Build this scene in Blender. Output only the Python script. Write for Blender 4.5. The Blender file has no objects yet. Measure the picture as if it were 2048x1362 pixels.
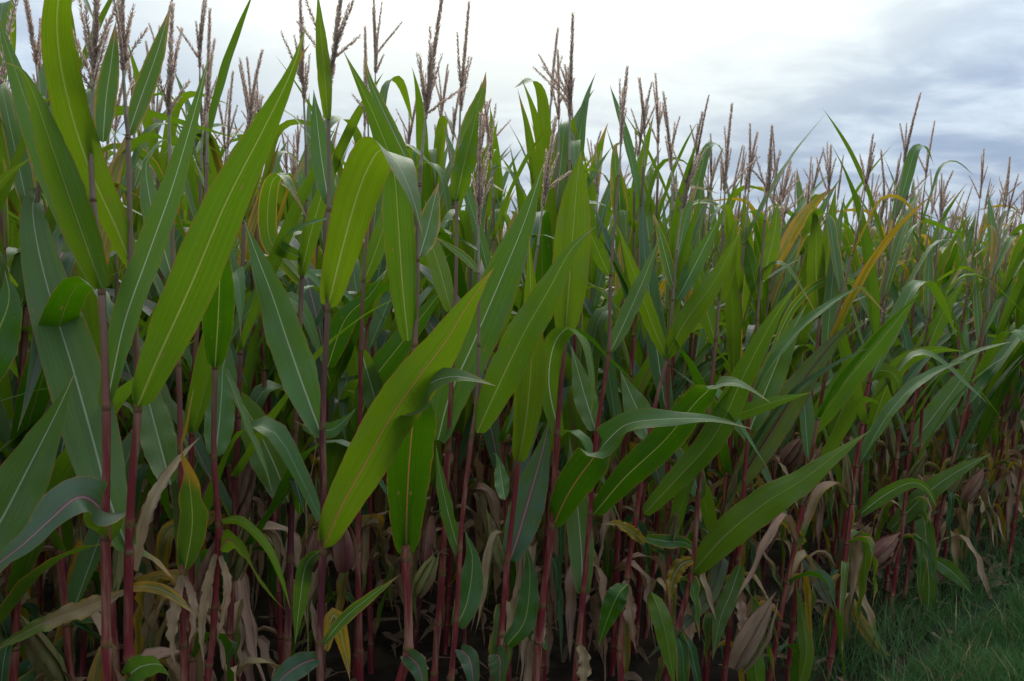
import bpy, math, random
import numpy as np
from mathutils import Matrix, Vector

# ------------------------------------------------------------------ camera, world, sun, exposure
scene = bpy.context.scene
F_PX, PW, PH, HORIZON = 1847.0, 2048.0, 1362.0, 560.0
CAM_H = 1.55
PITCH = math.atan((PH / 2 - HORIZON) / F_PX)
cam_data = bpy.data.cameras.new('camera')
cam = bpy.data.objects.new('camera', cam_data)
scene.collection.objects.link(cam)
cam.location = (0, 0, CAM_H)
cam.rotation_euler = (math.pi / 2 - PITCH, 0, 0)
cam_data.sensor_width = 36.0
cam_data.lens = F_PX / PW * 36.0
cam_data.clip_start, cam_data.clip_end = 0.05, 5000
cam_data.dof.use_dof = True
cam_data.dof.focus_distance = 2.5
cam_data.dof.aperture_fstop = 11.0
scene.camera = cam

SUN_EL, SUN_AZ = math.radians(43), math.radians(0)      # azimuth from +Y towards +X
sun_dir = Vector((math.sin(SUN_AZ) * math.cos(SUN_EL), math.cos(SUN_AZ) * math.cos(SUN_EL), math.sin(SUN_EL)))
sd = bpy.data.lights.new('sun', 'SUN')
sd.energy, sd.angle, sd.color = 1.5, math.radians(34), (1.0, 0.97, 0.91)
so = bpy.data.objects.new('sun', sd)
scene.collection.objects.link(so)
so.rotation_euler = (-sun_dir).to_track_quat('-Z', 'Y').to_euler()
so.location = (0, 0, 30)

scene.view_settings.view_transform = 'Standard'
scene.view_settings.look = 'None'
scene.view_settings.exposure = 0.30
scene.view_settings.gamma = 1.0
scene.cycles.max_bounces = 4
scene.cycles.diffuse_bounces = 2
scene.cycles.transmission_bounces = 2
scene.cycles.glossy_bounces = 2
scene.cycles.use_denoising = True


class NT:
    """small helper to write node trees"""
    def __init__(s, tree):
        s.t = tree
        tree.nodes.clear()

    def n(s, typ, ins=None, **props):
        nd = s.t.nodes.new(typ)
        for k, v in props.items():
            setattr(nd, k, v)
        for k, v in (ins or {}).items():
            sock = nd.inputs[k]
            if isinstance(v, bpy.types.NodeSocket):
                s.t.links.new(v, sock)
            else:
                if isinstance(v, tuple) and len(v) == 3 and sock.type == 'RGBA':
                    v = v + (1.0,)
                sock.default_value = v
        return nd

    def m(s, op, a, b=0.0, c=None, clamp=False):
        ins = {0: a, 1: b}
        if c is not None:
            ins[2] = c
        return s.n('ShaderNodeMath', ins, operation=op, use_clamp=clamp).outputs[0]

    def mix(s, f, a, b, mode='MIX'):
        nd = s.t.nodes.new('ShaderNodeMix')
        nd.data_type, nd.blend_type = 'RGBA', mode
        for i, v in ((0, f), (6, a), (7, b)):
            if isinstance(v, bpy.types.NodeSocket):
                s.t.links.new(v, nd.inputs[i])
            else:
                nd.inputs[i].default_value = v + (1.0,) if isinstance(v, tuple) and len(v) == 3 else v
        return nd.outputs[2]

    def step(s, x, lo, hi):
        return s.n('ShaderNodeMapRange', {0: x, 1: lo, 2: hi, 3: 0.0, 4: 1.0}, interpolation_type='SMOOTHSTEP').outputs[0]

    def noise(s, vec, scale, detail=3.0, rough=0.55, dist=0.0):
        return s.n('ShaderNodeTexNoise', {'Vector': vec, 'Scale': scale, 'Detail': detail, 'Roughness': rough, 'Distortion': dist}).outputs[0]

    def mapping(s, vec, scale=(1, 1, 1), loc=(0, 0, 0)):
        return s.n('ShaderNodeMapping', {'Vector': vec, 'Scale': scale, 'Location': loc}).outputs[0]


# overcast sky: a clear sky behind an almost closed deck of cloud, thinner round the veiled sun
world = bpy.data.worlds.new('World')
scene.world = world
world.use_nodes = True
w = NT(world.node_tree)
geo = w.n('ShaderNodeTexCoord').outputs['Generated']
sky = w.n('ShaderNodeTexSky', sky_type='NISHITA', sun_disc=False, sun_elevation=SUN_EL, sun_rotation=SUN_AZ)
blue = w.mix(1.0, sky.outputs[0], (0.09, 0.09, 0.09), 'MULTIPLY')
sep = w.n('ShaderNodeSeparateXYZ', {0: geo})
dz = w.m('ADD', w.m('MAXIMUM', sep.outputs[2], 0.0), 0.23)
cx = w.m('DIVIDE', sep.outputs[0], dz)
cy = w.m('DIVIDE', sep.outputs[1], dz)
plane = w.n('ShaderNodeCombineXYZ', {0: cx, 1: cy, 2: 3.7}).outputs[0]
big = w.noise(w.mapping(plane, (0.9, 1.2, 1)), 1.0, 4.0, 0.5, 0.3)
fine = w.noise(w.mapping(plane, (2.2, 3.0, 1), (4.1, 1.3, 0)), 1.5, 6.0, 0.56, 0.3)
dens = w.m('ADD', w.m('MULTIPLY', big, 0.48), w.m('MULTIPLY', fine, 0.52))
light = w.step(dens, 0.40, 0.60)
dot = w.n('ShaderNodeVectorMath', {0: geo, 1: tuple(sun_dir)}, operation='DOT_PRODUCT').outputs['Value']
glow = w.step(dot, 0.745, 0.925)
cloud = w.mix(light, (0.30, 0.385, 0.52), (0.55, 0.64, 0.73))
cloud = w.mix(w.m('MULTIPLY', glow, 0.95), cloud, (0.83, 0.855, 0.765))
gap = w.m('MULTIPLY', w.step(fine, 0.60, 0.72), 0.18)
final = w.mix(gap, cloud, blue)
# an overcast sky is brighter overhead than low down, and duller away from the veiled sun
elev = w.m('DIVIDE', w.m('MULTIPLY_ADD', w.m('MAXIMUM', sep.outputs[2], 0.0), 2.0, 1.0), 1.30)
away = w.n('ShaderNodeMapRange', {0: dot, 1: 0.65, 2: -0.5, 3: 1.0, 4: 0.72}).outputs[0]
fac = w.m('MULTIPLY', elev, away)
fac = w.m('MAXIMUM', fac, 0.2)
final = w.mix(1.0, final, w.n('ShaderNodeCombineColor', {0: fac, 1: fac, 2: fac}).outputs[0], 'MULTIPLY')
bg = w.n('ShaderNodeBackground', {'Color': final, 'Strength': 1.05})
w.n('ShaderNodeOutputWorld', {'Surface': bg.outputs[0]})

# ------------------------------------------------------------------ helpers
rng = random.Random(11)
C = scene.collection
FWD = np.array([0, math.cos(PITCH), -math.sin(PITCH)])
UPV = np.array([0, math.sin(PITCH), math.cos(PITCH)])
CAMP = np.array([0, 0, CAM_H])


def at(px, py, depth):
    """the point of the place that stands `depth` metres in front of the camera position at this bearing"""
    d = np.array([(px - PW / 2) / F_PX, 0, 0]) + (PH / 2 - py) / F_PX * UPV + FWD
    return CAMP + d * (depth / d[1])


def row_depth(px, k=0.0):
    return (2.43 + 1.06 * k) / (1 - (px - PW / 2) / F_PX)


def nrm(v):
    return v / np.maximum(np.linalg.norm(v, axis=-1, keepdims=True), 1e-9)


def sstep(x, a, b):
    t = np.clip((np.asarray(x, float) - a) / (b - a), 0, 1)
    return t * t * (3 - 2 * t)


def curve(pts, n):
    """Catmull-Rom through pts, resampled to n + 1 points of equal spacing"""
    p = np.asarray(pts, float)
    if len(p) == 2:
        p = np.array([p[0], (p[0] + p[1]) / 2, p[1]])
    e = np.vstack([2 * p[0] - p[1], p, 2 * p[-1] - p[-2]])
    out = []
    for i in range(1, len(e) - 2):
        t = np.linspace(0, 1, 14, endpoint=False)[:, None]
        a, b, c, d = e[i - 1], e[i], e[i + 1], e[i + 2]
        out.append(0.5 * (2 * b + (c - a) * t + (2 * a - 5 * b + 4 * c - d) * t ** 2 + (3 * b - a - 3 * c + d) * t ** 3))
    q = np.vstack(out + [p[-1:]])
    s = np.concatenate([[0], np.cumsum(np.linalg.norm(np.diff(q, axis=0), axis=1))])
    u = np.linspace(0, s[-1], n + 1)
    return np.stack([np.interp(u, s, q[:, k]) for k in range(q.shape[1])], axis=1)


class MB:
    """collects vertices, faces (arrays of equal width), uv and material index; mesh() makes one mesh of them"""
    def __init__(s):
        s.V, s.F, s.U, s.M, s.n = [], [], [], [], 0

    def add(s, V, F, U=None, m=0):
        V = np.asarray(V, float)
        if isinstance(F, list):
            F = [np.array([f for f in F if len(f) == k], np.int64) for k in sorted({len(f) for f in F})]
        else:
            F = [F]
        s.V.append(V)
        s.U.append(np.zeros((len(V), 2)) if U is None else np.asarray(U, float))
        for f in F:
            s.F.append(f + s.n)
            s.M.append(np.full(len(f), m, np.int32))
        s.n += len(V)

    def join(s, o, mat=None):
        V = np.vstack(o.V)
        if mat is not None:
            V = V @ mat[:3, :3].T + mat[:3, 3]
        s.V.append(V)
        s.U.append(np.vstack(o.U))
        s.F += [f + s.n for f in o.F]
        s.M += list(o.M)
        s.n += len(V)

    def mesh(s, name, mats, smooth=True):
        me = bpy.data.meshes.new(name)
        V = np.vstack(s.V)
        idx = np.concatenate([f.ravel() for f in s.F]).astype(np.int32)
        tot = np.concatenate([np.full(len(f), f.shape[1], np.int32) for f in s.F])
        me.vertices.add(len(V)); me.vertices.foreach_set('co', V.astype(np.float32).ravel())
        me.loops.add(len(idx)); me.loops.foreach_set('vertex_index', idx)
        me.polygons.add(len(tot))
        me.polygons.foreach_set('loop_start', np.concatenate([[0], np.cumsum(tot)[:-1]]).astype(np.int32))
        uv = me.uv_layers.new(name='UVMap')
        uv.data.foreach_set('uv', np.vstack(s.U)[idx].astype(np.float32).ravel())
        for m in (mats if isinstance(mats, (list, tuple)) else [mats]):
            me.materials.append(m)
        mi_ = np.concatenate(s.M).astype(np.int32)
        if mi_.any():
            me.polygons.foreach_set('material_index', mi_)
        me.polygons.foreach_set('use_smooth', np.full(len(tot), smooth, bool))
        me.update(calc_edges=True)
        return me


def link(name, me, parent=None, loc=None):
    o = bpy.data.objects.new(name, me)
    C.objects.link(o)
    if parent is not None:
        o.parent = parent
    if loc is not None:
        o.location = loc
    return o


def tag(o, label=None, cat=None, group=None, kind=None):
    for k, v in (('label', label), ('category', cat), ('group', group), ('kind', kind)):
        if v:
            o[k] = v
    return o


# ------------------------------------------------------------------ materials
def new_mat(name):
    m = bpy.data.materials.new(name)
    m.use_nodes = True
    return m, NT(m.node_tree)


def leaf_material(name, upper, under, trans, mid_up, mid_un, edge, tip, tip_from=0.86, edge_from=0.93, blotch=0.0,
                  blotch_col=(0.3, 0.2, 0.05), mid_stain=None, tmix=0.42, rough=0.43, spec=0.42, midw=0.05):
    m, g = new_mat(name)
    uv = g.n('ShaderNodeUVMap').outputs[0]
    s = g.n('ShaderNodeSeparateXYZ', {0: uv})
    u, v = s.outputs[0], s.outputs[1]
    a = g.m('ABSOLUTE', g.m('MULTIPLY_ADD', u, 2.0, -1.0))
    oi = g.n('ShaderNodeObjectInfo')
    rnd = oi.outputs['Random']
    pos = g.n('ShaderNodeTexCoord').outputs['Object']
    back = g.n('ShaderNodeNewGeometry').outputs['Backfacing']
    off = g.n('ShaderNodeCombineXYZ', {0: g.m('MULTIPLY', rnd, 31.0), 1: g.m('MULTIPLY', rnd, 17.0), 2: 0.0}).outputs[0]
    uvo = g.n('ShaderNodeVectorMath', {0: uv, 1: off}, operation='ADD').outputs[0]
    vein = g.noise(g.mapping(uvo, (70, 1.2, 1)), 1.0, 1.0, 0.6)
    vein2 = g.noise(g.mapping(uvo, (14, 0.8, 1)), 1.0, 1.0, 0.5)
    mott = g.noise(g.mapping(uvo, (2.2, 5.0, 1)), 1.0, 2.0, 0.6)
    ragged = g.noise(g.mapping(uvo, (1.5, 26, 1)), 1.0, 2.0, 0.65)
    col = g.mix(back, upper, under)
    hsv = g.n('ShaderNodeHueSaturation', {'Hue': g.m('MULTIPLY_ADD', rnd, 0.045, 0.475), 'Saturation': g.m('MULTIPLY_ADD', mott, 0.35, 0.82),
                                          'Value': g.m('MULTIPLY_ADD', mott, 0.55, 0.72), 'Color': col}).outputs[0]
    vfac = g.m('ADD', g.m('MULTIPLY_ADD', vein, 0.42, 0.62), g.m('MULTIPLY', vein2, 0.32))
    col = g.mix(1.0, hsv, g.n('ShaderNodeCombineColor', {0: vfac, 1: vfac, 2: vfac}).outputs[0], 'MULTIPLY')
    tr = g.mix(1.0, g.mix(g.m('MULTIPLY', mott, 0.5), trans, tuple(c * 0.6 for c in trans)),
               g.n('ShaderNodeCombineColor', {0: vfac, 1: vfac, 2: vfac}).outputs[0], 'MULTIPLY')
    # flecks along the veins
    flk = g.n('ShaderNodeTexVoronoi', {'Vector': g.mapping(uvo, (26, 34, 1)), 'Scale': 1.0, 'Randomness': 1.0})
    fsel = g.m('MULTIPLY', g.step(flk.outputs['Distance'], 0.16, 0.05), g.m('GREATER_THAN', g.n('ShaderNodeSeparateColor', {0: flk.outputs['Color']}).outputs[0], 0.72))
    fsel = g.m('MULTIPLY', fsel, 0.7)
    col = g.mix(fsel, col, (0.30, 0.33, 0.14))
    tr = g.mix(fsel, tr, (0.35, 0.34, 0.10))
    sc_ = g.n('ShaderNodeTexVoronoi', {'Vector': g.mapping(uvo, (5, 17, 1), (7, 3, 0)), 'Scale': 1.0, 'Randomness': 1.0})
    ssel = g.m('MULTIPLY', g.step(sc_.outputs['Distance'], 0.22, 0.08), g.m('GREATER_THAN', g.n('ShaderNodeSeparateColor', {0: sc_.outputs['Color']}).outputs[1], 0.90))
    col = g.mix(g.m('MULTIPLY', ssel, 0.75), col, (0.24, 0.16, 0.06))
    tr = g.mix(g.m('MULTIPLY', ssel, 0.75), tr, (0.26, 0.17, 0.05))
    # blotches of yellowing that run with the veins
    if blotch > 0:
        bn = g.noise(g.mapping(uvo, (5, 2.4, 1), (3, 9, 0)), 1.0, 5.0, 0.65)
        bs = g.step(g.m('ADD', bn, g.m('MULTIPLY', a, 0.18)), 0.78 - 0.34 * blotch, 0.92 - 0.34 * blotch)
        col = g.mix(bs, col, blotch_col)
        tr = g.mix(bs, tr, tuple(min(1, c * 1.25) for c in blotch_col))
    # edge
    es = g.step(g.m('ADD', a, g.m('MULTIPLY_ADD', ragged, 0.16, -0.08)), edge_from - 0.02, edge_from + 0.05)
    col = g.mix(g.m('MULTIPLY', es, 0.92), col, edge)
    tr = g.mix(g.m('MULTIPLY', es, 0.8), tr, edge)
    # tip
    ts = g.step(g.m('ADD', g.m('ADD', v, g.m('MULTIPLY_ADD', ragged, 0.14, -0.07)), g.m('MULTIPLY', a, 0.05)), tip_from, tip_from + 0.14)
    col = g.mix(ts, col, tip)
    tr = g.mix(ts, tr, tip)
    # midrib
    wid = g.m('MULTIPLY_ADD', v, -midw * 0.8, midw)
    ms = g.m('SUBTRACT', 1.0, g.step(a, g.m('MULTIPLY', wid, 0.55), wid))
    if mid_stain:
        st = g.m('MULTIPLY', g.m('SUBTRACT', 1.0, g.step(g.m('ADD', a, g.m('MULTIPLY_ADD', mott, 0.5, -0.25)), 0.03, 0.30)), g.step(mott, 0.30, 0.62))
        col = g.mix(g.m('MULTIPLY', st, 0.8), col, mid_stain)
        tr = g.mix(g.m('MULTIPLY', st, 0.8), tr, mid_stain)
    col = g.mix(g.m('MULTIPLY', ms, 0.9), col, g.mix(back, mid_up, mid_un))
    tr = g.mix(g.m('MULTIPLY', ms, 0.9), tr, g.mix(back, mid_up, mid_un))
    bump = g.n('ShaderNodeBump', {'Strength': 0.28, 'Distance': 0.002, 'Height': g.m('ADD', vein, g.m('MULTIPLY', vein2, 1.5))}).outputs[0]
    p = g.n('ShaderNodeBsdfPrincipled', {'Base Color': col, 'Roughness': g.m('MULTIPLY_ADD', mott, 0.2, rough - 0.1), 'Specular IOR Level': spec, 'Normal': bump})
    t = g.n('ShaderNodeBsdfTranslucent', {'Color': tr, 'Normal': bump})
    mx = g.n('ShaderNodeMixShader', {0: tmix, 1: p.outputs[0], 2: t.outputs[0]})
    g.n('ShaderNodeOutputMaterial', {'Surface': mx.outputs[0]})
    return m


UP, UN, TR = (0.078, 0.172, 0.034), (0.094, 0.185, 0.012), (0.14, 0.265, 0.008)
PALE, RIBU = (0.42, 0.46, 0.33), (0.22, 0.22, 0.055)
RED, BROWN, ORANGE = (0.30, 0.15, 0.035), (0.26, 0.15, 0.075), (0.42, 0.20, 0.03)
M = {}
M['green'] = leaf_material('leaf_green', UP, UN, TR, PALE, RIBU, RED, (0.24, 0.20, 0.04), 0.93, 0.955)
M['bright'] = leaf_material('leaf_fresh', (0.070, 0.15, 0.035), (0.110, 0.195, 0.011), (0.185, 0.305, 0.007), PALE, RIBU, (0.30, 0.14, 0.03), ORANGE, 0.95, 0.95)
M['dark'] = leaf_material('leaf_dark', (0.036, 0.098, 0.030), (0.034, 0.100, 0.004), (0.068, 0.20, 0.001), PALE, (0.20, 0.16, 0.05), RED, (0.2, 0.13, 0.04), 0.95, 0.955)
M['edged'] = leaf_material('leaf_yellow_edged', UP, UN, TR, PALE, RIBU, (0.42, 0.25, 0.05), (0.36, 0.21, 0.06), 0.80, 0.84, 0.25, (0.33, 0.27, 0.03))
M['yellow'] = leaf_material('leaf_yellowing', (0.16, 0.16, 0.03), (0.17, 0.17, 0.02), (0.36, 0.30, 0.01), (0.42, 0.38, 0.18), (0.35, 0.28, 0.08), (0.36, 0.16, 0.04), (0.34, 0.17, 0.06), 0.80, 0.9, 0.75, (0.42, 0.24, 0.02))
M['dry'] = leaf_material('leaf_dry', (0.46, 0.315, 0.20), (0.39, 0.25, 0.15), (0.36, 0.22, 0.09), (0.44, 0.35, 0.26), (0.40, 0.30, 0.2), (0.22, 0.13, 0.08), (0.25, 0.16, 0.1), 0.9, 0.9, 0.45, (0.22, 0.125, 0.085), tmix=0.25, rough=0.75, spec=0.15)
M['drygrad'] = leaf_material('leaf_half_dry', (0.40, 0.28, 0.16), (0.30, 0.22, 0.12), (0.30, 0.2, 0.08), (0.42, 0.34, 0.22), (0.38, 0.3, 0.15), (0.25, 0.13, 0.07), (0.13, 0.17, 0.03), 0.55, 0.93, 0.5, (0.33, 0.22, 0.03), tmix=0.3, rough=0.65, spec=0.2)
M['purple'] = leaf_material('leaf_purplish', (0.085, 0.11, 0.055), (0.095, 0.13, 0.045), (0.13, 0.18, 0.02), (0.12, 0.035, 0.05), (0.075, 0.02, 0.035), (0.16, 0.06, 0.05), (0.3, 0.13, 0.06), 0.92, 0.93, 0.25, (0.10, 0.065, 0.055), mid_stain=(0.12, 0.065, 0.06))
M['lime'] = leaf_material('leaf_light_green', (0.10, 0.175, 0.045), (0.032, 0.095, 0.004), (0.065, 0.185, 0.001), (0.28, 0.32, 0.14), RIBU, RED, (0.40, 0.26, 0.05), 0.93, 0.955)
M['orange_tip'] = leaf_material('leaf_orange_tip', (0.05, 0.10, 0.045), (0.06, 0.12, 0.022), (0.12, 0.22, 0.01), PALE, RIBU, (0.35, 0.2, 0.03), (0.40, 0.21, 0.02), 0.52, 0.93)
M['pink'] = leaf_material('leaf_pink_rib', (0.050, 0.105, 0.050), UN, TR, (0.48, 0.25, 0.27), (0.28, 0.10, 0.06), RED, (0.24, 0.18, 0.05), 0.93, 0.955, mid_stain=(0.15, 0.055, 0.065), midw=0.06)


def rib_material(name, top, under):
    m, g = new_mat(name)
    uv = g.n('ShaderNodeUVMap').outputs[0]
    back = g.n('ShaderNodeNewGeometry').outputs['Backfacing']
    nz = g.noise(g.mapping(uv, (40, 6, 1)), 1.0, 2.0)
    f = g.m('MULTIPLY_ADD', nz, 0.6, 0.7)
    c = g.mix(1.0, g.mix(back, top, under), g.n('ShaderNodeCombineColor', {0: f, 1: f, 2: f}).outputs[0], 'MULTIPLY')
    p = g.n('ShaderNodeBsdfPrincipled', {'Base Color': c, 'Roughness': 0.5, 'Specular IOR Level': 0.35})
    t = g.n('ShaderNodeBsdfTranslucent', {'Color': c})
    mx = g.n('ShaderNodeMixShader', {0: 0.5, 1: p.outputs[0], 2: t.outputs[0]})
    g.n('ShaderNodeOutputMaterial', {'Surface': mx.outputs[0]})
    return m


RIB = {'green': rib_material('midrib_pale', (0.40, 0.45, 0.30), (0.26, 0.31, 0.07)), 'red': rib_material('midrib_red', (0.40, 0.40, 0.27), (0.34, 0.17, 0.06)),
       'pink': rib_material('midrib_pink', (0.42, 0.20, 0.22), (0.28, 0.10, 0.06)), 'purple': rib_material('midrib_purple', (0.07, 0.025, 0.04), (0.055, 0.018, 0.035)),
       'dry': rib_material('midrib_dry', (0.42, 0.32, 0.22), (0.36, 0.26, 0.17))}


def stalk_material():
    m, g = new_mat('stalk')
    s = g.n('ShaderNodeSeparateXYZ', {0: g.n('ShaderNodeUVMap').outputs[0]})
    u, v = s.outputs[0], s.outputs[1]                      # u: height share of the stalk, v: place within the internode
    rnd = g.n('ShaderNodeObjectInfo').outputs['Random']
    pos = g.n('ShaderNodeTexCoord').outputs['Object']
    st = g.noise(g.mapping(pos, (260, 260, 7)), 1.0, 3.0, 0.6)
    pa = g.noise(g.mapping(pos, (40, 40, 5)), 1.0, 3.0, 0.6)
    red = g.mix(st, (0.25, 0.030, 0.034), (0.12, 0.010, 0.018))
    red = g.mix(g.m('MULTIPLY', g.step(rnd, 0.75, 0.95), 0.7), red, (0.055, 0.016, 0.032))
    tan = g.mix(st, (0.36, 0.20, 0.12), (0.28, 0.12, 0.085))
    col = g.mix(g.m('MULTIPLY', g.step(pa, 0.46, 0.64), 0.75), red, tan)
    col = g.mix(g.m('MULTIPLY', g.step(u, 0.62, 0.90), 0.85), col, g.mix(st, (0.27, 0.21, 0.13), (0.20, 0.13, 0.095)))
    col = g.mix(g.m('MULTIPLY', g.m('SUBTRACT', 1.0, g.step(v, 0.01, 0.08)), g.m('MULTIPLY', pa, 1.1)), col, (0.21, 0.16, 0.045))
    col = g.mix(g.m('MULTIPLY', g.step(v, 0.965, 0.995), 0.65), col, (0.07, 0.035, 0.02))
    bump = g.n('ShaderNodeBump', {'Strength': 0.25, 'Distance': 0.001, 'Height': st}).outputs[0]
    p = g.n('ShaderNodeBsdfPrincipled', {'Base Color': col, 'Roughness': 0.42, 'Specular IOR Level': 0.4, 'Normal': bump})
    g.n('ShaderNodeOutputMaterial', {'Surface': p.outputs[0]})
    return m


def plain_noise(name, a, b, scale, rough=0.7, spec=0.2, stretch=(1, 1, 1), trans=0.0, bump=0.2, third=None, byrand=0.0):
    m, g = new_mat(name)
    pos = g.n('ShaderNodeTexCoord').outputs['Object']
    n1 = g.noise(g.mapping(pos, stretch), scale, 4.0, 0.65)
    n2 = g.noise(g.mapping(pos, stretch), scale * 0.23, 3.0, 0.6)
    col = g.mix(g.step(n1, 0.3, 0.7), a, b)
    if third:
        col = g.mix(g.step(n2, 0.45, 0.65), col, third)
    if byrand:
        rnd = g.n('ShaderNodeObjectInfo').outputs['Random']
        col = g.n('ShaderNodeHueSaturation', {'Hue': 0.5, 'Saturation': 1.0, 'Value': g.m('MULTIPLY_ADD', rnd, byrand, 1 - byrand / 2), 'Color': col}).outputs[0]
    bp = g.n('ShaderNodeBump', {'Strength': bump, 'Distance': 0.003, 'Height': n1}).outputs[0]
    p = g.n('ShaderNodeBsdfPrincipled', {'Base Color': col, 'Roughness': rough, 'Specular IOR Level': spec, 'Normal': bp})
    sh = p.outputs[0]
    if trans:
        t = g.n('ShaderNodeBsdfTranslucent', {'Color': col})
        sh = g.n('ShaderNodeMixShader', {0: trans, 1: sh, 2: t.outputs[0]}).outputs[0]
    g.n('ShaderNodeOutputMaterial', {'Surface': sh})
    return m


M['stalk'] = stalk_material()
M['node'] = plain_noise('stalk_node', (0.17, 0.11, 0.04), (0.13, 0.035, 0.03), 90, 0.5, 0.35)
M['tassel'] = plain_noise('tassel_spikelets', (0.70, 0.54, 0.45), (0.52, 0.38, 0.32), 160, 0.7, 0.2, trans=0.68, byrand=0.3)
M['tstem'] = plain_noise('tassel_stem', (0.38, 0.33, 0.24), (0.30, 0.23, 0.17), 60, 0.6, 0.2)
M['husk_red'] = plain_noise('husk_reddish', (0.20, 0.075, 0.055), (0.27, 0.17, 0.11), 9, 0.6, 0.25, (9, 9, 1.2), 0.12, 0.3, (0.16, 0.045, 0.045))
M['husk_tan'] = plain_noise('husk_dry', (0.32, 0.22, 0.14), (0.22, 0.135, 0.09), 9, 0.75, 0.15, (9, 9, 1.2), 0.15, 0.4, (0.35, 0.21, 0.13))
M['husk_green'] = plain_noise('husk_green', (0.17, 0.17, 0.05), (0.28, 0.24, 0.10), 9, 0.6, 0.25, (9, 9, 1.2), 0.12, 0.3, (0.20, 0.10, 0.06))
M['silk'] = plain_noise('silk', (0.04, 0.02, 0.013), (0.09, 0.045, 0.025), 80, 0.8, 0.1)
M['grass'] = plain_noise('grass_blades', (0.066, 0.16, 0.045), (0.085, 0.185, 0.045), 6, 0.55, 0.3, trans=0.4, bump=0, third=(0.10, 0.19, 0.06))
M['straw'] = plain_noise('straw', (0.34, 0.27, 0.14), (0.25, 0.2, 0.08), 30, 0.7, 0.15, trans=0.2)
M['litter'] = plain_noise('leaf_litter', (0.19, 0.125, 0.08), (0.11, 0.07, 0.045), 20, 0.85, 0.1, trans=0.1, third=(0.10, 0.06, 0.04))
M['soil'] = plain_noise('soil', (0.026, 0.018, 0.012), (0.013, 0.009, 0.006), 18, 0.95, 0.1, bump=0.8, third=(0.038, 0.027, 0.018))
M['turf'] = plain_noise('turf', (0.022, 0.045, 0.016), (0.035, 0.035, 0.018), 14, 0.95, 0.1, bump=0.7, third=(0.02, 0.04, 0.015))

# ------------------------------------------------------------------ shapes
SEG_S = {6: np.array([-1, -.68, -.34, 0, .34, .68, 1.0]), 4: np.array([-1, -.5, 0, .5, 1.0]), 2: np.array([-1, 0, 1.0])}


_GF = {}


def grid_faces(n, k):
    if (n, k) not in _GF:
        i, j = np.meshgrid(np.arange(n), np.arange(k - 1), indexing='ij')
        a = (i * k + j).ravel()
        _GF[(n, k)] = np.stack([a, a + 1, a + k + 1, a + k], axis=1)
    return _GF[(n, k)]


def profile(v, base=0.62, vmax=0.33, tipp=1.55):
    b = base + (1 - base) * sstep(v, 0.0, vmax * 0.85)
    b = b * (0.80 + 0.20 * sstep(v, -0.01, 0.03))
    vt = vmax + 0.07
    x = np.clip((v - vt) / (1 - vt), 0, 1)
    t = (1 - x ** tipp) * (1 - 0.42 * x ** 5)
    return np.maximum(np.minimum(b, 1) * np.maximum(t, 0), 0.004)


def leaf_geo(P, side, norm, half, fold0=0.75, fold1=0.16, ripple=0.0, freq=5.0, phase=0.0, across=6, base=0.62, vmax=0.33, tipp=1.55, ragged=0.0, rib=0.0):
    """a blade round the midrib P; norm points to the upper face. With rib > 0 a slot of that half width is left for the midrib.
    returns the blade, and the midrib strip (or None)"""
    n = len(P) - 1
    v = np.linspace(0, 1, n + 1)
    wv = profile(v, base, vmax, tipp) * half
    S = list(SEG_S[across])
    r = None
    if rib:
        r = np.minimum(rib * (0.30 + 0.70 * (1 - v) ** 1.3), wv * 0.5)
        S = [q for q in S if q < 0] + [None, None] + [q for q in S if q > 0]
    fold = fold1 + (fold0 - fold1) * np.exp(-v / 0.11)
    b = MB()
    V = np.zeros((n + 1, len(S), 3))
    U = np.zeros((n + 1, len(S), 2))
    seen = 0
    for j, q in enumerate(S):
        if q is None:
            s = (r / wv) * (-1 if seen == 0 else 1)
            seen += 1
        else:
            s = np.full(n + 1, q)
        sg = -1.0 if s[0] < 0 else 1.0
        ab = np.abs(s)
        ph = phase + (0.9 if s[0] > 0 else 0.0)
        rp = ripple * wv * ab ** 2 * np.sin(2 * math.pi * freq * v + ph) * sstep(v, 0.02, 0.2)
        rp = rp + ripple * 0.35 * wv * ab * np.sin(2 * math.pi * freq * 0.43 * v + ph * 2)
        ww = wv * (1 - (ab ** 3) * ragged * (0.5 + 0.5 * np.sin(v * 37 + phase * 5 + sg * 3) * np.sin(v * 91 + sg)))
        fc = fold * (1 - 0.10 * ab)
        V[:, j] = P + side * (s * ww * np.cos(fc))[:, None] + norm * (ab * ww * np.sin(fc) + rp)[:, None]
        U[:, j, 0] = s * 0.5 + 0.5
        U[:, j, 1] = v
    k = len(S)
    F = grid_faces(n, k)
    rb = None
    if rib:
        h = k // 2 - 1
        F = F[F[:, 0] % k != h]
        rb = MB()
        R = np.stack([V[:, h], P - norm * (r * 0.35)[:, None], V[:, h + 1]], axis=1)
        RU = np.stack([U[:, h], np.stack([np.full(n + 1, .5), v], axis=1), U[:, h + 1]], axis=1)
        rb.add(R.reshape(-1, 3), grid_faces(n, 3), RU.reshape(-1, 2))
    b.add(V.reshape(-1, 3), F, U.reshape(-1, 2))
    return b, rb


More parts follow.
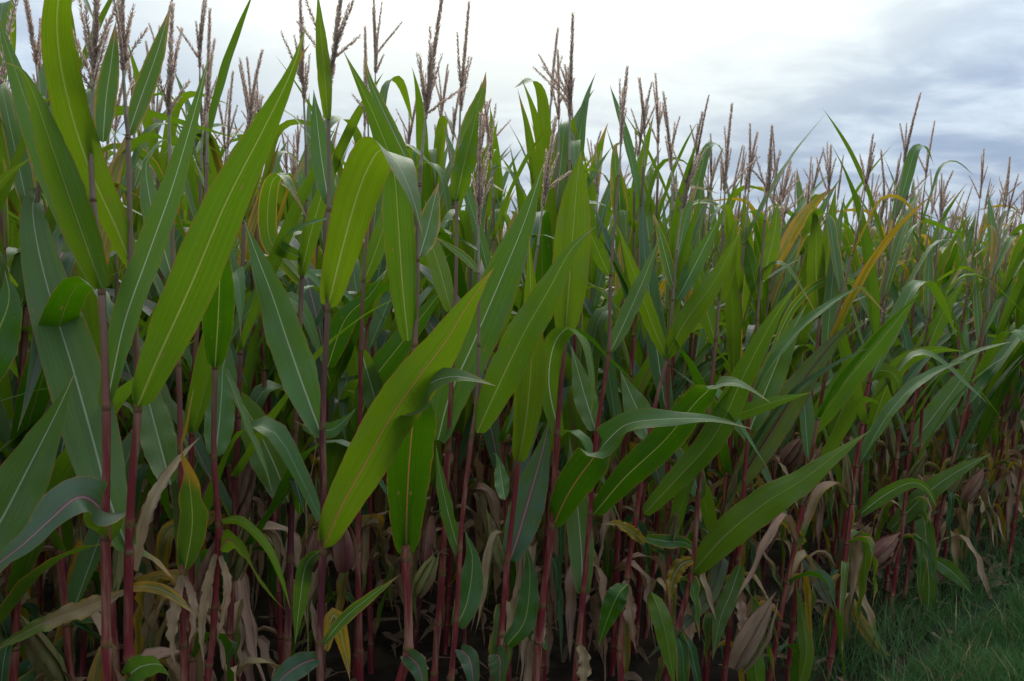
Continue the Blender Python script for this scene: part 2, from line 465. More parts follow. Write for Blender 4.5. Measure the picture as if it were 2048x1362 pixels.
def frames(P, mode, face, roll=0.0, twist=0.0, side0=None, flip=None):
    """side and upper-face normal along P. face: +1 the upper face looks at the camera, -1 the underside does"""
    T = nrm(np.gradient(P, axis=0))
    if mode == 'face':
        view = nrm(CAMP - P)
        side = nrm(np.cross(T, view))
        for i in range(1, len(side)):
            if side[i] @ side[i - 1] < 0:
                side[i] *= -1
    else:
        s = side0 if side0 is not None else np.cross(T[0], nrm(CAMP - P[0]))
        side = np.zeros_like(P)
        for i in range(len(P)):
            s = s - (s @ T[i]) * T[i]
            s = s / np.linalg.norm(s)
            side[i] = s
    norm = np.cross(side, T)
    if mode == 'face' or side0 is None:
        ref = nrm(CAMP - P[0])
        if (norm[0] @ ref) * face < 0:
            side, norm = -side, -norm
            norm = np.cross(side, T)
    ang = roll + twist * np.linspace(0, 1, len(P)) ** 1.5
    if flip:
        ang = ang + math.radians(flip[2]) * sstep(np.linspace(0, 1, len(P)), flip[0], flip[1])
    c, s_ = np.cos(ang)[:, None], np.sin(ang)[:, None]
    side2 = side * c + norm * s_
    norm2 = np.cross(side2, T)
    return side2, norm2


def tube(b, P, R, sides=8, U=None, m=0, cap=True):
    P = np.asarray(P, float)
    T = nrm(np.gradient(P, axis=0))
    ref = np.array([0.0, 1.0, 0.0]) if abs(T[0][1]) < 0.9 else np.array([1.0, 0, 0])
    s = np.cross(T[0], ref)
    V = []
    for i in range(len(P)):
        s = s - (s @ T[i]) * T[i]
        s = s / np.linalg.norm(s)
        q = np.cross(T[i], s)
        a = np.arange(sides) * 2 * math.pi / sides
        V.append(P[i] + R[i] * (np.cos(a)[:, None] * s + np.sin(a)[:, None] * q))
    V = np.vstack(V)
    n = len(P)
    i, j = np.meshgrid(np.arange(n - 1), np.arange(sides), indexing='ij')
    i, j = i.ravel() * sides, j.ravel()
    j2 = (j + 1) % sides
    F = np.stack([i + j, i + j2, i + sides + j2, i + sides + j], axis=1)
    UU = None
    if U is not None:
        UU = np.repeat(np.asarray(U, float), sides, axis=0)
    b.add(V, F, UU, m)
    if cap:
        b.F.append(np.arange((n - 1) * sides, n * sides)[None] + b.n - len(V)); b.M.append(np.array([m], np.int32))


def stalk_geo(P, nodes_t, r0, r1, sides=10, detail=True):
    """P: fine polyline; nodes_t: positions 0..1 of the joints. returns MB and node frames"""
    s = np.concatenate([[0], np.cumsum(np.linalg.norm(np.diff(P, axis=0), axis=1))])
    L = s[-1]
    ts, rs, vs = [], [], []
    edges = [0.0] + list(nodes_t) + [1.0]
    for a, c in zip(edges[:-1], edges[1:]):
        for f, k in ((0.0, 1.14), (0.035, 1.20), (0.07, 1.0), (0.25, 0.95), (0.55, 0.97), (0.85, 1.08), (0.97, 1.12), (0.995, 1.0)) if detail else ((0.0, 1.12), (0.06, 1.0), (0.5, 0.96), (0.98, 1.04)):
            t = a + (c - a) * f
            ts.append(t); rs.append((r0 + (r1 - r0) * t ** 1.25) * k); vs.append(f)
    ts.append(1.0); rs.append(r1); vs.append(1.0)
    ts = np.array(ts)
    Q = np.stack([np.interp(ts * L, s, P[:, k]) for k in range(3)], axis=1)
    b = MB()
    tube(b, Q, np.array(rs), sides, np.stack([ts, np.array(vs)], axis=1))
    return b


def node_ring(p, axis, r):
    b = MB()
    ax = axis / np.linalg.norm(axis)
    h = np.array([-0.006, -0.003, 0.0, 0.003, 0.006])
    tube(b, p + h[:, None] * ax, r * np.array([1.05, 1.15, 1.19, 1.15, 1.05]), 10, cap=False)
    return b


BIP_F = [[0, 1, 2], [0, 2, 3], [0, 3, 4], [0, 4, 1], [5, 2, 1], [5, 3, 2], [5, 4, 3], [5, 1, 4]]


BIP = np.array(BIP_F)


def spike_geo(P, r, gap, per, length, width, rn, m_stem=1, sides=5):
    """a tassel branch: thin stem with pointed spikelets all along"""
    b = MB()
    tube(b, P, np.linspace(r, r * 0.45, len(P)), sides, m=m_stem)
    s = np.concatenate([[0], np.cumsum(np.linalg.norm(np.diff(P, axis=0), axis=1))])
    T = nrm(np.gradient(P, axis=0))
    rs = np.random.RandomState(rn.randrange(1 << 30))
    k = max(2, int(s[-1] / gap))
    d = np.repeat((np.arange(k) + 0.6) * s[-1] / k, per) + rs.uniform(-.3, .3, k * per) * gap
    ang = np.repeat(np.arange(k) * 2.4, per) + np.tile(np.arange(per) * 2 * math.pi / per, k) + rs.uniform(-.4, .4, k * per)
    keep = rs.rand(k * per) > 0.08
    d, ang = np.clip(d[keep], 0, s[-1]), ang[keep]
    n = len(d)
    p = np.stack([np.interp(d, s, P[:, i]) for i in range(3)], axis=1)
    t = nrm(np.stack([np.interp(d, s, T[:, i]) for i in range(3)], axis=1))
    x = nrm(np.cross(t, np.array([0.31, 1, 0.2]))); y = np.cross(t, x)
    o = x * np.cos(ang)[:, None] + y * np.sin(ang)[:, None]
    sp = rs.uniform(.25, .62, n)[:, None]
    ax = nrm(t * np.cos(sp) + o * np.sin(sp))
    fade = (1 - 0.35 * (d / s[-1]) ** 3)
    l = (length * rs.uniform(.75, 1.2, n) * fade)[:, None]
    w_ = (width * rs.uniform(.8, 1.2, n) * fade)[:, None]
    e1 = nrm(np.cross(ax, o)); e2 = np.cross(ax, e1)
    base = p + o * r * 0.7
    mid = base + ax * l * 0.42
    tip = base + ax * l
    V = np.stack([base, mid + e1 * w_ * 1.1, tip, mid - e1 * w_ * 1.1, mid + e2 * w_ * .8], axis=1).reshape(-1, 3)
    G = np.array([[0, 1, 4], [1, 2, 4], [2, 3, 4], [3, 0, 4]])
    b.add(V, (G[None] + (np.arange(n) * 5)[:, None, None]).reshape(-1, 3))
    return b


def ear_geo(length, rad, sides=20):
    """husked ear along +Z: overlapping husk leaves as ridges, pointed, shank below"""
    b = MB()
    t = np.linspace(0, 1, 15)
    prof_ = np.interp(t, [0, .05, .15, .35, .6, .8, .93, 1], [.30, .52, .82, 1, .88, .60, .33, .12])
    V = []
    for i, tt in enumerate(t):
        a = np.arange(sides) * 2 * math.pi / sides + tt * 0.5
        rr = rad * prof_[i] * (1 + 0.10 * np.cos(3 * a + 1.3) + 0.05 * np.cos(7 * a - tt * 2) + 0.03 * np.cos(13 * a + tt * 3))
        V.append(np.stack([rr * np.cos(a), rr * np.sin(a) * 0.9, np.full(sides, tt * length)], axis=1))
    n = len(t)
    F = [[i * sides + j, i * sides + (j + 1) % sides, (i + 1) * sides + (j + 1) % sides, (i + 1) * sides + j] for i in range(n - 1) for j in range(sides)]
    F.append(list(range((n - 1) * sides, n * sides)))
    b.add(np.vstack(V), F)
    # two loose husk leaves that wrap and stand off at the tip
    for a0 in (0.4, 2.3, 4.3):
        pts = np.array([[rad * 1.02 * math.cos(a0) * f, rad * 0.95 * math.sin(a0) * f, z * length] for f, z in ((.6, 0.02), (1.0, .25), (1.0, .55), (.66, .85), (.22, 1.14))])
        P = curve(pts, 8)
        T = nrm(np.gradient(P, axis=0))
        out = np.array([math.cos(a0), math.sin(a0), 0])
        side = nrm(np.cross(T, out)); norm = -np.cross(side, T)
        g, _ = leaf_geo(P, side, -np.cross(side, T) * -1, rad * 0.72, 0.5, 0.45, 0.12, 3, a0, 4, 0.7, 0.4, 1.3)
        b.join(g)
    return b


def silk_geo(length, rad, rn):
    b = MB()
    for i in range(9):
        a = rn.uniform(0, 6.28); sp = rn.uniform(.1, .7)
        P = [np.array([0, 0, length * 0.96])]
        d = np.array([math.cos(a) * sp, math.sin(a) * sp, 1.0])
        for k in range(4):
            P.append(P[-1] + d * 0.011)
            d = d + np.array([rn.uniform(-.3, .3), rn.uniform(-.3, .3), -0.35])
        tube(b, np.array(P), np.array([.0025, .0022, .002, .0015, .0008]), 4)
    return b


# ------------------------------------------------------------------ the setting: ground
def ground_sheet():
    b = MB()
    x = np.concatenate([[-900, -300, -90, -30], np.linspace(-8, 14, 150), [40, 120, 400, 900]])
    y = np.concatenate([[-900, -200, -40, -8], np.linspace(-2, 16, 130), [30, 80, 300, 1500]])
    X, Y = np.meshgrid(x, y)
    rn = np.random.RandomState(3)
    Z = (rn.rand(*X.shape) - 0.5) * 0.035 + 0.018 * np.sin(X * 3.1 + Y * 2.2) * np.sin(Y * 2.7 - X)
    near = (X > -8.1) & (X < 14.1) & (Y > -2.1) & (Y < 16.1)
    Z = np.where(near, Z, -0.02)
    # rows sit on a slight ridge
    k = len(x)
    F = [[i * k + j, i * k + j + 1, (i + 1) * k + j + 1, (i + 1) * k + j] for i in range(len(y) - 1) for j in range(k - 1)]
    b.add(np.stack([X, Y, Z], axis=-1).reshape(-1, 3), F)
    o = link('ground', b.mesh('ground', M['soil']))
    tag(o, kind='structure', label='dark bare soil between the rows of corn')


ground_sheet()


def row_xy(s, d):
    """point s metres along the first row and d metres to the camera side of it"""
    return (s + d) * .7071 - 1.215 + 0.0, (s - d) * .7071 + 1.215


def verge():
    b = MB()
    s = np.concatenate([[-700, -100, -20], np.linspace(-6, 14, 100), [25, 120, 700]])
    d = np.concatenate([np.linspace(0.06, 4.5, 30), [9, 30, 200, 600]])
    rn = np.random.RandomState(5)
    V = []
    for si in s:
        for j, dj in enumerate(d):
            e = (0.10 * math.sin(si * 2.3) + 0.06 * math.sin(si * 5.9)) if j == 0 else 0
            x, y = row_xy(si, dj + e)
            V.append((x, y, 0.028 * float(sstep(j, 0, 3)) + rn.uniform(-.006, .010) - (0.035 if j == 0 else 0)))
    k = len(d)
    F = [[i * k + j, (i + 1) * k + j, (i + 1) * k + j + 1, i * k + j + 1][::-1] for i in range(len(s) - 1) for j in range(k - 1)]
    b.add(np.array(V), F)
    o = link('grass_verge', b.mesh('grass_verge', M['turf']))
    tag(o, kind='structure', label='grassy verge along the edge of the corn field')


verge()


# ------------------------------------------------------------------ hero plants of the front row
def px_curve(pts, depth, dz, n):
    """pts of (x, y) or (x, y, offset) on the photograph at a depth; dz is the offset reached at the tip"""
    p = [tuple(q) + (None,) * (3 - len(q)) for q in pts]
    d2 = np.array([(q[0], q[1]) for q in p], float)
    s = np.concatenate([[0], np.cumsum(np.linalg.norm(np.diff(d2, axis=0), axis=1))]); s /= s[-1]
    W = [at(q[0], q[1], depth + (q[2] if q[2] is not None else dz * t ** 0.9 + math.copysign(0.012, dz))) for q, t in zip(p, s)]
    return curve(W, n)


hero_roots = []


def hero(label, depth, stalk, r_low, r_top, nodes, leaves, tassel=None, ears=(), group='front row corn plants', name='corn_plant', tl=None):
    rn = random.Random(int(depth * 1000) + len(leaves) * 7 + int(abs(stalk[0][0])))
    W = [at(x, y, depth) for x, y in stalk]
    low = W[0]
    slope = (W[0] - W[1]) / max(W[1][2] - W[0][2], 0.05) if W[0][2] < W[1][2] else np.zeros(3)
    if low[2] > 0.03:
        h = low[2] + 0.02
        foot = np.array([low[0] + slope[0] * h * 0.55, low[1], -0.02])
        mid = np.array([low[0] + slope[0] * h * 0.36, low[1], h * 0.45])
        W = [foot, mid] + W
    base = np.array([W[0][0], W[0][1], 0.0])
    root = bpy.data.objects.new(name, None)
    root.empty_display_size = 0.1
    C.objects.link(root)
    root.location = base
    tag(root, label, 'corn plant', group)
    P = curve(W, 60) - base
    zs = P[:, 2]
    H = zs[-1]
    # joints: the ones given as pixel rows plus the lower ones at regular distance
    nz = sorted([at(stalk[0][0], y, depth)[2] for y in nodes])
    lo = [z for z in np.arange(0.09, (nz[0] if nz else H * .8) - 0.10, 0.15)]
    allz = [z for z in lo + nz if 0.02 < z < H * 0.985]
    s = np.concatenate([[0], np.cumsum(np.linalg.norm(np.diff(P, axis=0), axis=1))]); s /= s[-1]
    nt = sorted({round(float(np.interp(z, zs, s)), 4) for z in allz})
    sb = stalk_geo(P, nt, r_low * 0.92, r_top, 12)
    so_ = link('stalk', sb.mesh('stalk', M['stalk']), root)
    T = nrm(np.gradient(P, axis=0))
    for t in nt:
        p = np.array([np.interp(t, s, P[:, k]) for k in range(3)])
        ax = np.array([np.interp(t, s, T[:, k]) for k in range(3)])
        r = r_low + (r_top - r_low) * t ** 1.25
        nb = node_ring(p, ax, r * 0.95)
        link('node', nb.mesh('node', M['node']), so_)
    for lf in leaves:
        face, kind, wpx, pts, dz_ = lf[:5]
        o = dict(lf[5]) if len(lf) > 5 else {}
        L = px_curve(pts, depth, dz_, 34) - base
        half = wpx * 0.81 / F_PX * float(np.mean((L + base)[6:24, 1])) * 0.5
        stub = float(np.linalg.norm(np.diff(L, axis=0), axis=1).sum()) < 9.5 * half
        if kind.startswith('dry') or (kind == 'yellow' and stub):
            o.setdefault('fold', .55); o['ripple'] = max(.35, o.get('ripple', 0)); o.setdefault('ragged', .35); o.setdefault('twist', rn.uniform(-110, 110))
        elif stub:
            o.setdefault('ripple', .16)
        sd_, nm_ = frames(L + base, o.get('mode', 'face'), 1 if face == 'T' else -1, math.radians(o.get('roll', rn.uniform(-14, 14))), math.radians(o.get('twist', rn.uniform(-25, 25))), None, o.get('flip'))
        g, rg = leaf_geo(L, sd_, nm_, half, o.get('fold0', 0.95), o.get('fold', 0.17), o.get('ripple', rn.uniform(.08, .18)), rn.uniform(2.5, 5.5), rn.uniform(0, 6), 6,
                         o.get('base', 0.72), o.get('vmax', 0.36), o.get('tipp', 1.1 if stub else 1.45), o.get('ragged', rn.uniform(.02, .09)), min(0.0024, half * 0.055))
        lo_ = link('leaf', g.mesh('leaf', M[kind]), root)
        if o.get('label'):
            lo_['label'] = o['label']
        rk = kind if kind in ('pink', 'purple') else 'dry' if kind.startswith('dry') else 'red' if o.get('red') else 'green'
        link('midrib', rg.mesh('midrib', RIB[rk]), lo_)
    if tassel:
        tp = [at(x, y, depth) - base for x, y in tassel['axis']]
        A = curve([P[-1]] + tp, 24)
        tr_ = link('tassel', spike_geo(A[7:], 0.0026, 0.0042, 5, 0.0125, 0.0022, rn).mesh('tassel', [M['tassel'], M['tstem']]), root)
        stem = MB(); tube(stem, A[:9], np.linspace(r_top, 0.0023, 9), 7)
        link('tassel_stem', stem.mesh('tassel_stem', M['tstem']), tr_)
        TA = nrm(np.gradient(A, axis=0))
        brs = tassel.get('branches', 6)
        specs = [(rn.uniform(.26, .48), rn.uniform(0, 6.28), rn.choice([rn.uniform(.06, .24), rn.uniform(.06, .3), rn.uniform(.25, .8)]), rn.uniform(.07, .16)) for _ in range(brs)] if isinstance(brs, int) else None
        for t0, az, an, ln in specs:
            i = int(t0 * 24)
            t_ = TA[i]; x = nrm(np.cross(t_, [0.1, 1, 0.2])); y = np.cross(t_, x)
            d = nrm(t_ * math.cos(an) + (x * math.cos(az) + y * math.sin(az)) * math.sin(an))
            pp = [A[i]]
            dr = rn.uniform(-0.02, 0.05)
            for q in range(8):
                pp.append(pp[-1] + d * ln / 8)
                d = nrm(d + np.array([0, 0, -dr]) + np.array([rn.uniform(-.04, .04), rn.uniform(-.04, .04), 0]))
            link('tassel_branch', spike_geo(np.array(pp), 0.0014, 0.0062, 3, 0.0120, 0.0024, rn).mesh('tassel_branch', [M['tassel'], M['tstem']]), tr_)
    for (bx, by, tx, ty, wpx, kind, off) in ears:
        a, c = at(bx, by, depth + off) - base, at(tx, ty, depth + off - 0.02) - base
        ln = float(np.linalg.norm(c - a)); rad = wpx * 0.78 / F_PX * depth / 2
        e = link('ear', ear_geo(ln, rad).mesh('ear', M[kind]), root)
        e.rotation_euler = (Vector(c - a)).to_track_quat('Z', 'Y').to_euler()
        e.location = a
        link('silk', silk_geo(ln, rad, rn).mesh('silk', M['silk']), e)
    hero_roots.append(root)
    return root


TA = lambda *pts, n=6: {'axis': list(pts), 'branches': n}

hero('corn plant with thick maroon stalk closest to the camera, left one of the pair', 1.68,
     [(216, 1362), (213, 1280), (211, 1060), (213, 830), (204, 590), (186, 400), (180, 260)], .0125, .0050, [1290, 1075, 815, 585, 400],
     [('U', 'bright', 86, [(204, 578), (160, 455), (106, 300), (66, 185), (40, 138), (6, 124)], -.10, {'roll': 10}),
      ('U', 'green', 80, [(203, 572), (130, 400), (66, 240), (22, 115), (-8, 20)], .10),
      ('T', 'green', 74, [(214, 812), (228, 740), (252, 635), (300, 500), (346, 370), (390, 220), (420, 105)], .05, {'roll': 22}),
      ('U', 'pink', 128, [(222, 1085, 0), (216, 1050, -.03), (194, 1010, -.08), (155, 995, -.12), (98, 1042, -.16), (40, 1094, -.19), (-60, 1170, -.2)], 0, {'base': .55, 'roll': 0, 'twist': 0, 'flip': (.17, .33, 140), 'label': 'arching leaf with a pink midrib at the foot of the pair'}),
      ('T', 'edged', 52, [(206, 285), (212, 200), (225, 105), (232, 40)], .06)],
     TA((186, 160), (190, 60), (196, -60), n=9))

hero('corn plant with thick maroon stalk and a huge upright leaf, right one of the pair', 1.74,
     [(268, 1362), (257, 1300), (258, 1110), (264, 960), (276, 815), (270, 650), (262, 530), (256, 275), (252, 230)], .0135, .0040, [1320, 1105, 1050, 820, 535, 275],
     [('U', 'bright', 90, [(264, 536, 0), (232, 455, -.02), (178, 335, -.06), (141, 220, -.1), (117, 100, -.15), (116, 5, -.2), (136, -34, -.26), (168, -2, -.3), (192, 50, -.32)], 0, {'mode': 'rmf'}),
      ('U', 'green', 118, [(274, 815), (312, 725), (382, 570), (452, 405), (520, 272), (582, 145), (612, 52)], -.30, {'roll': 5, 'twist': 0, 'fold': .12, 'label': 'huge straight leaf slanting up across the neighbouring plants'}),
      ('T', 'green', 132, [(256, 1100, .0), (214, 985, .05), (186, 880, .1), (142, 725, .16), (98, 585, .22), (72, 475, .26), (66, 405, .30), (84, 385, .36), (104, 440, .44)], 0, {'roll': 0, 'twist': -10, 'ripple': .05, 'base': .6, 'fold': .1, 'label': 'broad blue-green leaf with a white midrib behind the maroon stalks'}),
      ('T', 'edged', 50, [(256, 270), (280, 200), (314, 105), (342, 10)], .08),
      ('T', 'drygrad', 62, [(250, 1180, .03), (190, 1206, .05), (120, 1232, .03), (50, 1264, .0), (-30, 1316, -.03)], 0, {'ripple': .2, 'ragged': .3, 'base': .45}),
      ('T', 'yellow', 30, [(258, 1175, .02), (300, 1173, .03), (345, 1190, .02), (392, 1232, .0)], 0, {'base': .9}),
      ('T', 'green', 66, [(258, 1350, .0), (285, 1332, -.08), (325, 1332, -.14), (350, 1380, -.18)], 0, {'mode': 'rmf'})],
     TA((247, 150), (245, 60), (243, -60), n=7))

hero('corn plant just outside the frame reaching two dark leaves in', 1.55,
     [(-80, 1362), (-85, 1100), (-90, 850), (-95, 600)], .0125, .006, [1200, 960, 760],
     [('T', 'green', 150, [(-85, 1195), (-40, 1110), (5, 1035), (62, 925), (108, 835), (150, 745)], .22, {'ripple': .08, 'fold': .12}),
      ('U', 'dark', 130, [(-92, 800), (-50, 740), (-8, 670), (18, 600), (10, 540)], .12),
      ('U', 'bright', 46, [(-95, 560), (-50, 440), (0, 365), (66, 312)], .1)], None)

hero('corn plant with a broad dark upright leaf under the huge slanting leaf', 1.95,
     [(415, 1362), (424, 1290), (433, 1160), (437, 1050), (428, 915), (430, 740), (436, 560), (442, 420)], .0095, .0045, [1330, 1215, 1050, 918, 735],
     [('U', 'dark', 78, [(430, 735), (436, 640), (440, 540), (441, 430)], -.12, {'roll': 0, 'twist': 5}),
      ('T', 'green', 74, [(430, 915), (438, 850), (443, 790), (446, 735), (452, 715)], .12, {'roll': 0}),
      ('T', 'green', 34, [(446, 736, .02), (470, 790, .0), (500, 865, -.03), (528, 930, -.05), (545, 985, -.06)], 0, {'roll': 60}),
      ('U', 'pink', 64, [(437, 1102, 0), (460, 1080, -.05), (490, 1115, -.1), (530, 1178, -.14), (572, 1222, -.18)], 0, {'mode': 'rmf', 'roll': 20}),
      ('U', 'green', 26, [(440, 1042, 0), (480, 1042, -.05), (528, 1085, -.09), (560, 1150, -.1), (582, 1222, -.1)], 0, {'mode': 'rmf'}),
      ('T', 'dry', 34, [(432, 1108), (414, 1180), (404, 1260), (408, 1335)], -.02, {'ripple': .2}),
      ('T', 'dry', 30, [(440, 1112), (456, 1170), (446, 1240), (428, 1300)], -.02, {'ripple': .2})],
     None)

hero('thin corn plant with a twisted orange leaf beside the maroon pair', 1.90,
     [(368, 1362), (366, 1260), (366, 1150), (362, 950), (358, 760), (346, 540), (344, 430), (340, 330)], .0095, .004, [1290, 1150, 900, 730, 560, 430],
     [('U', 'orange_tip', 74, [(369, 1146, 0), (384, 1055, -.05), (381, 985, -.1), (374, 938, -.13), (362, 890, -.13), (376, 830, -.12), (388, 775, -.1)], 0, {'mode': 'face', 'twist': 150, 'roll': -10, 'vmax': .3, 'label': 'dark leaf twisting to orange at its tip'}),
      ('T', 'dry', 44, [(268, 1140, -.1), (285, 1050, -.1), (312, 985, -.08), (352, 925, -.05), (406, 868, -.02)], 0, {'ripple': .2, 'twist': 30}),
      ('T', 'green', 88, [(342, 970), (318, 880), (294, 790), (270, 700)], .2),
      ('T', 'green', 60, [(345, 560), (320, 470), (300, 400), (292, 330), (310, 300)], .12),
      ('T', 'dry', 44, [(366, 1150), (352, 1210), (346, 1280), (352, 1340)], -.02, {'ripple': .2}),
      ('T', 'dry', 30, [(370, 1152), (386, 1210), (376, 1310)], -.02, {'ripple': .2})],
     TA((338, 230), (340, 130), (345, 10), n=7))

hero('corn plant with dark red stalk and a leaf folded over at half its length', 2.02,
     [(640, 1362), (639, 1290), (645, 1110), (648, 960), (645, 850), (655, 622), (658, 430), (657, 235)], .0112, .0040, [1285, 1105, 855, 620, 420, 240],
     [('U', 'bright', 108, [(655, 618, 0), (684, 500, -.07), (714, 392, -.14), (740, 328, -.19), (762, 300, -.24), (790, 318, -.31), (822, 385, -.36), (846, 472, -.38)], 0, {'mode': 'rmf', 'twist': 0, 'roll': 0, 'vmax': .5, 'tipp': 2.2, 'label': 'wide leaf folded over so that its tip hangs'}),
      ('T', 'green', 98, [(642, 868), (610, 782), (575, 682), (545, 592), (513, 508), (488, 440)], .22, {'roll': 8, 'twist': 12, 'base': .6, 'label': 'grey-green leaf with a white midrib pointing away'}),
      ('U', 'bright', 35, [(656, 238), (649, 150), (641, 60), (635, -20)], -.05),
      ('T', 'green', 52, [(658, 412), (642, 310), (632, 225), (627, 178)], .08),
      ('U', 'bright', 120, [(646, 1098), (682, 1015), (732, 925), (775, 845), (830, 765), (890, 685), (942, 600), (988, 535)], -.30, {'roll': 0, 'twist': 0, 'red': 1, 'base': .72, 'vmax': .45, 'tipp': 1.8, 'label': 'long broad leaf with a reddish midrib sweeping up'}),
      ('T', 'edged', 32, [(648, 1285), (690, 1235), (745, 1190), (802, 1148)], -.05),
      ('U', 'green', 44, [(655, 1088), (690, 1020), (730, 965), (745, 900)], .2),
      ('T', 'pink', 62, [(630, 1318, -.02), (600, 1330, -.06), (560, 1362, -.1), (540, 1420, -.12)], 0, {'mode': 'rmf'}),
      ('T', 'green', 44, [(640, 1100), (612, 1130), (600, 1200), (590, 1290)], .06),
      ('T', 'yellow', 40, [(650, 1300), (668, 1230), (690, 1300), (700, 1362)], .03, {'ripple': .2})],
     TA((663, 150), (672, 70), (688, -50), n=7),
     [(690, 1142, 688, 1050, 50, 'husk_red', .05), (622, 1140, 632, 1060, 44, 'husk_red', .06)])

hero('corn plant whose dark leaf hangs in the middle with its tip flipped aside', 2.10,
     [(800, 1362), (816, 1310), (816, 1200), (811, 1120), (822, 850), (833, 600), (835, 450), (842, 330)], .0150, .0040, [1298, 1118, 890, 690, 520, 370],
     [('U', 'lime', 122, [(812, 1116, 0), (814, 1010, -.05), (820, 905, -.12), (830, 825, -.20), (852, 775, -.26), (890, 755, -.31), (935, 755, -.34), (992, 772, -.36)], 0, {'roll': 0, 'twist': 0, 'vmax': .45, 'ripple': .07, 'red': 1, 'base': .7, 'tipp': 1.5, 'flip': (.56, .72, -140)}),
      ('U', 'green', 80, [(816, 682), (804, 560), (796, 440), (786, 335), (756, 250), (720, 170), (686, 100)], -.06, {'roll': 5}),
      ('T', 'edged', 30, [(836, 365), (800, 292), (762, 212), (738, 155), (728, 100)], .06),
      ('T', 'edged', 62, [(838, 518), (856, 455), (870, 395), (878, 362)], .12, {'roll': 10}),
      ('T', 'dry', 46, [(822, 1310), (845, 1330), (838, 1400)], -.05),
      ('T', 'pink', 50, [(812, 1310, 0), (828, 1322, -.05), (842, 1345, -.08), (850, 1420, -.1)], 0, {'mode': 'rmf'})],
     TA((852, 230), (866, 120), (886, -20), n=10),
     [(832, 1192, 872, 1112, 36, 'husk_green', .04), (850, 1130, 862, 1030, 36, 'husk_red', .2)])

hero('corn plant leaning over with a thick red stalk below crossing leaves in the centre', 2.28,
     [(902, 1362), (914, 1220), (922, 1060), (940, 900), (955, 780), (958, 620), (958, 545)], .0098, .0035, [1240, 1100, 870, 690],
     [('U', 'green', 92, [(954, 866), (1000, 765), (1050, 662), (1096, 582), (1142, 500), (1192, 452)], -.12, {'roll': 0, 'twist': 30, 'tipp': 1.8}),
      ('T', 'pink', 50, [(922, 1300, 0), (938, 1316, -.06), (945, 1345, -.1), (950, 1420, -.12)], 0, {'mode': 'rmf'}),
      ('T', 'green', 40, [(920, 1110), (900, 1040), (882, 960), (872, 890)], .05, {'roll': 30}),
      ('T', 'edged', 20, [(957, 545), (930, 515), (895, 490), (868, 472)], .05),
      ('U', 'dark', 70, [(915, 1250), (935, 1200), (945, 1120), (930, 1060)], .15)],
     TA((957, 480), (958, 400), (961, 228), n=5))

hero('corn plant with a pointed upright leaf and a purple-tinged leaf under it', 2.42,
     [(990, 1362), (1000, 1290), (1012, 1150), (1022, 1060), (1036, 925), (1050, 740), (1066, 560), (1076, 490)], .0105, .0035, [1270, 1120, 925, 740],
     [('U', 'bright', 78, [(1037, 925), (1052, 840), (1062, 730), (1062, 600), (1058, 470)], -.12, {'roll': 0, 'twist': 10, 'tipp': 1.1}),
      ('T', 'pink', 88, [(1020, 1122), (1040, 1060), (1066, 970), (1088, 890), (1100, 830)], .15, {'roll': 0}),
      ('T', 'pink', 64, [(992, 1308, 0), (1000, 1318, -.06), (1000, 1350, -.1), (996, 1430, -.12)], 0, {'mode': 'rmf'}),
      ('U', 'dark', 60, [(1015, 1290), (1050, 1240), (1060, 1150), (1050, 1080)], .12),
      ('T', 'green', 40, [(1010, 1000), (1002, 950), (995, 915), (985, 905)], .12)],
     TA((1082, 440), (1095, 340), (1112, 235), n=5))

hero('corn plant with a very wide bright upright leaf tipped with orange', 2.52,
     [(1072, 1362), (1085, 1200), (1102, 1070), (1112, 900), (1124, 740), (1131, 665), (1136, 480), (1139, 320)], .0135, .0035, [1210, 1055, 868, 675, 480],
     [('U', 'bright', 94, [(1131, 668), (1139, 560), (1147, 450), (1154, 365), (1163, 300)], -.05, {'roll': 0, 'twist': 0, 'tipp': 2.2, 'base': .72, 'label': 'very wide bright green leaf with an orange tip'}),
      ('U', 'lime', 98, [(1104, 1058, 0), (1138, 985, -.07), (1185, 918, -.14), (1228, 868, -.21), (1262, 846, -.27), (1330, 838, -.33), (1420, 838, -.37), (1506, 858, -.4)], 0, {'red': 1, 'vmax': .30, 'tipp': 1.3, 'twist': 0, 'roll': 0, 'flip': (.34, .46, -140), 'label': 'leaf bent over with a light tip pointing sideways'}),
      ('T', 'green', 58, [(1118, 868, .05), (1098, 770, .02), (1108, 690, -.04), (1140, 655, -.1), (1172, 688, -.16), (1186, 760, -.2), (1182, 842, -.22)], 0, {'mode': 'rmf', 'base': .8}),
      ('U', 'dark', 50, [(1090, 1300), (1070, 1260), (1060, 1200), (1068, 1140)], .1),
      ('T', 'dry', 46, [(1085, 1210), (1078, 1270), (1066, 1362)], 0, {'ripple': .25})],
     TA((1140, 240), (1142, 140), (1146, 28), n=8))

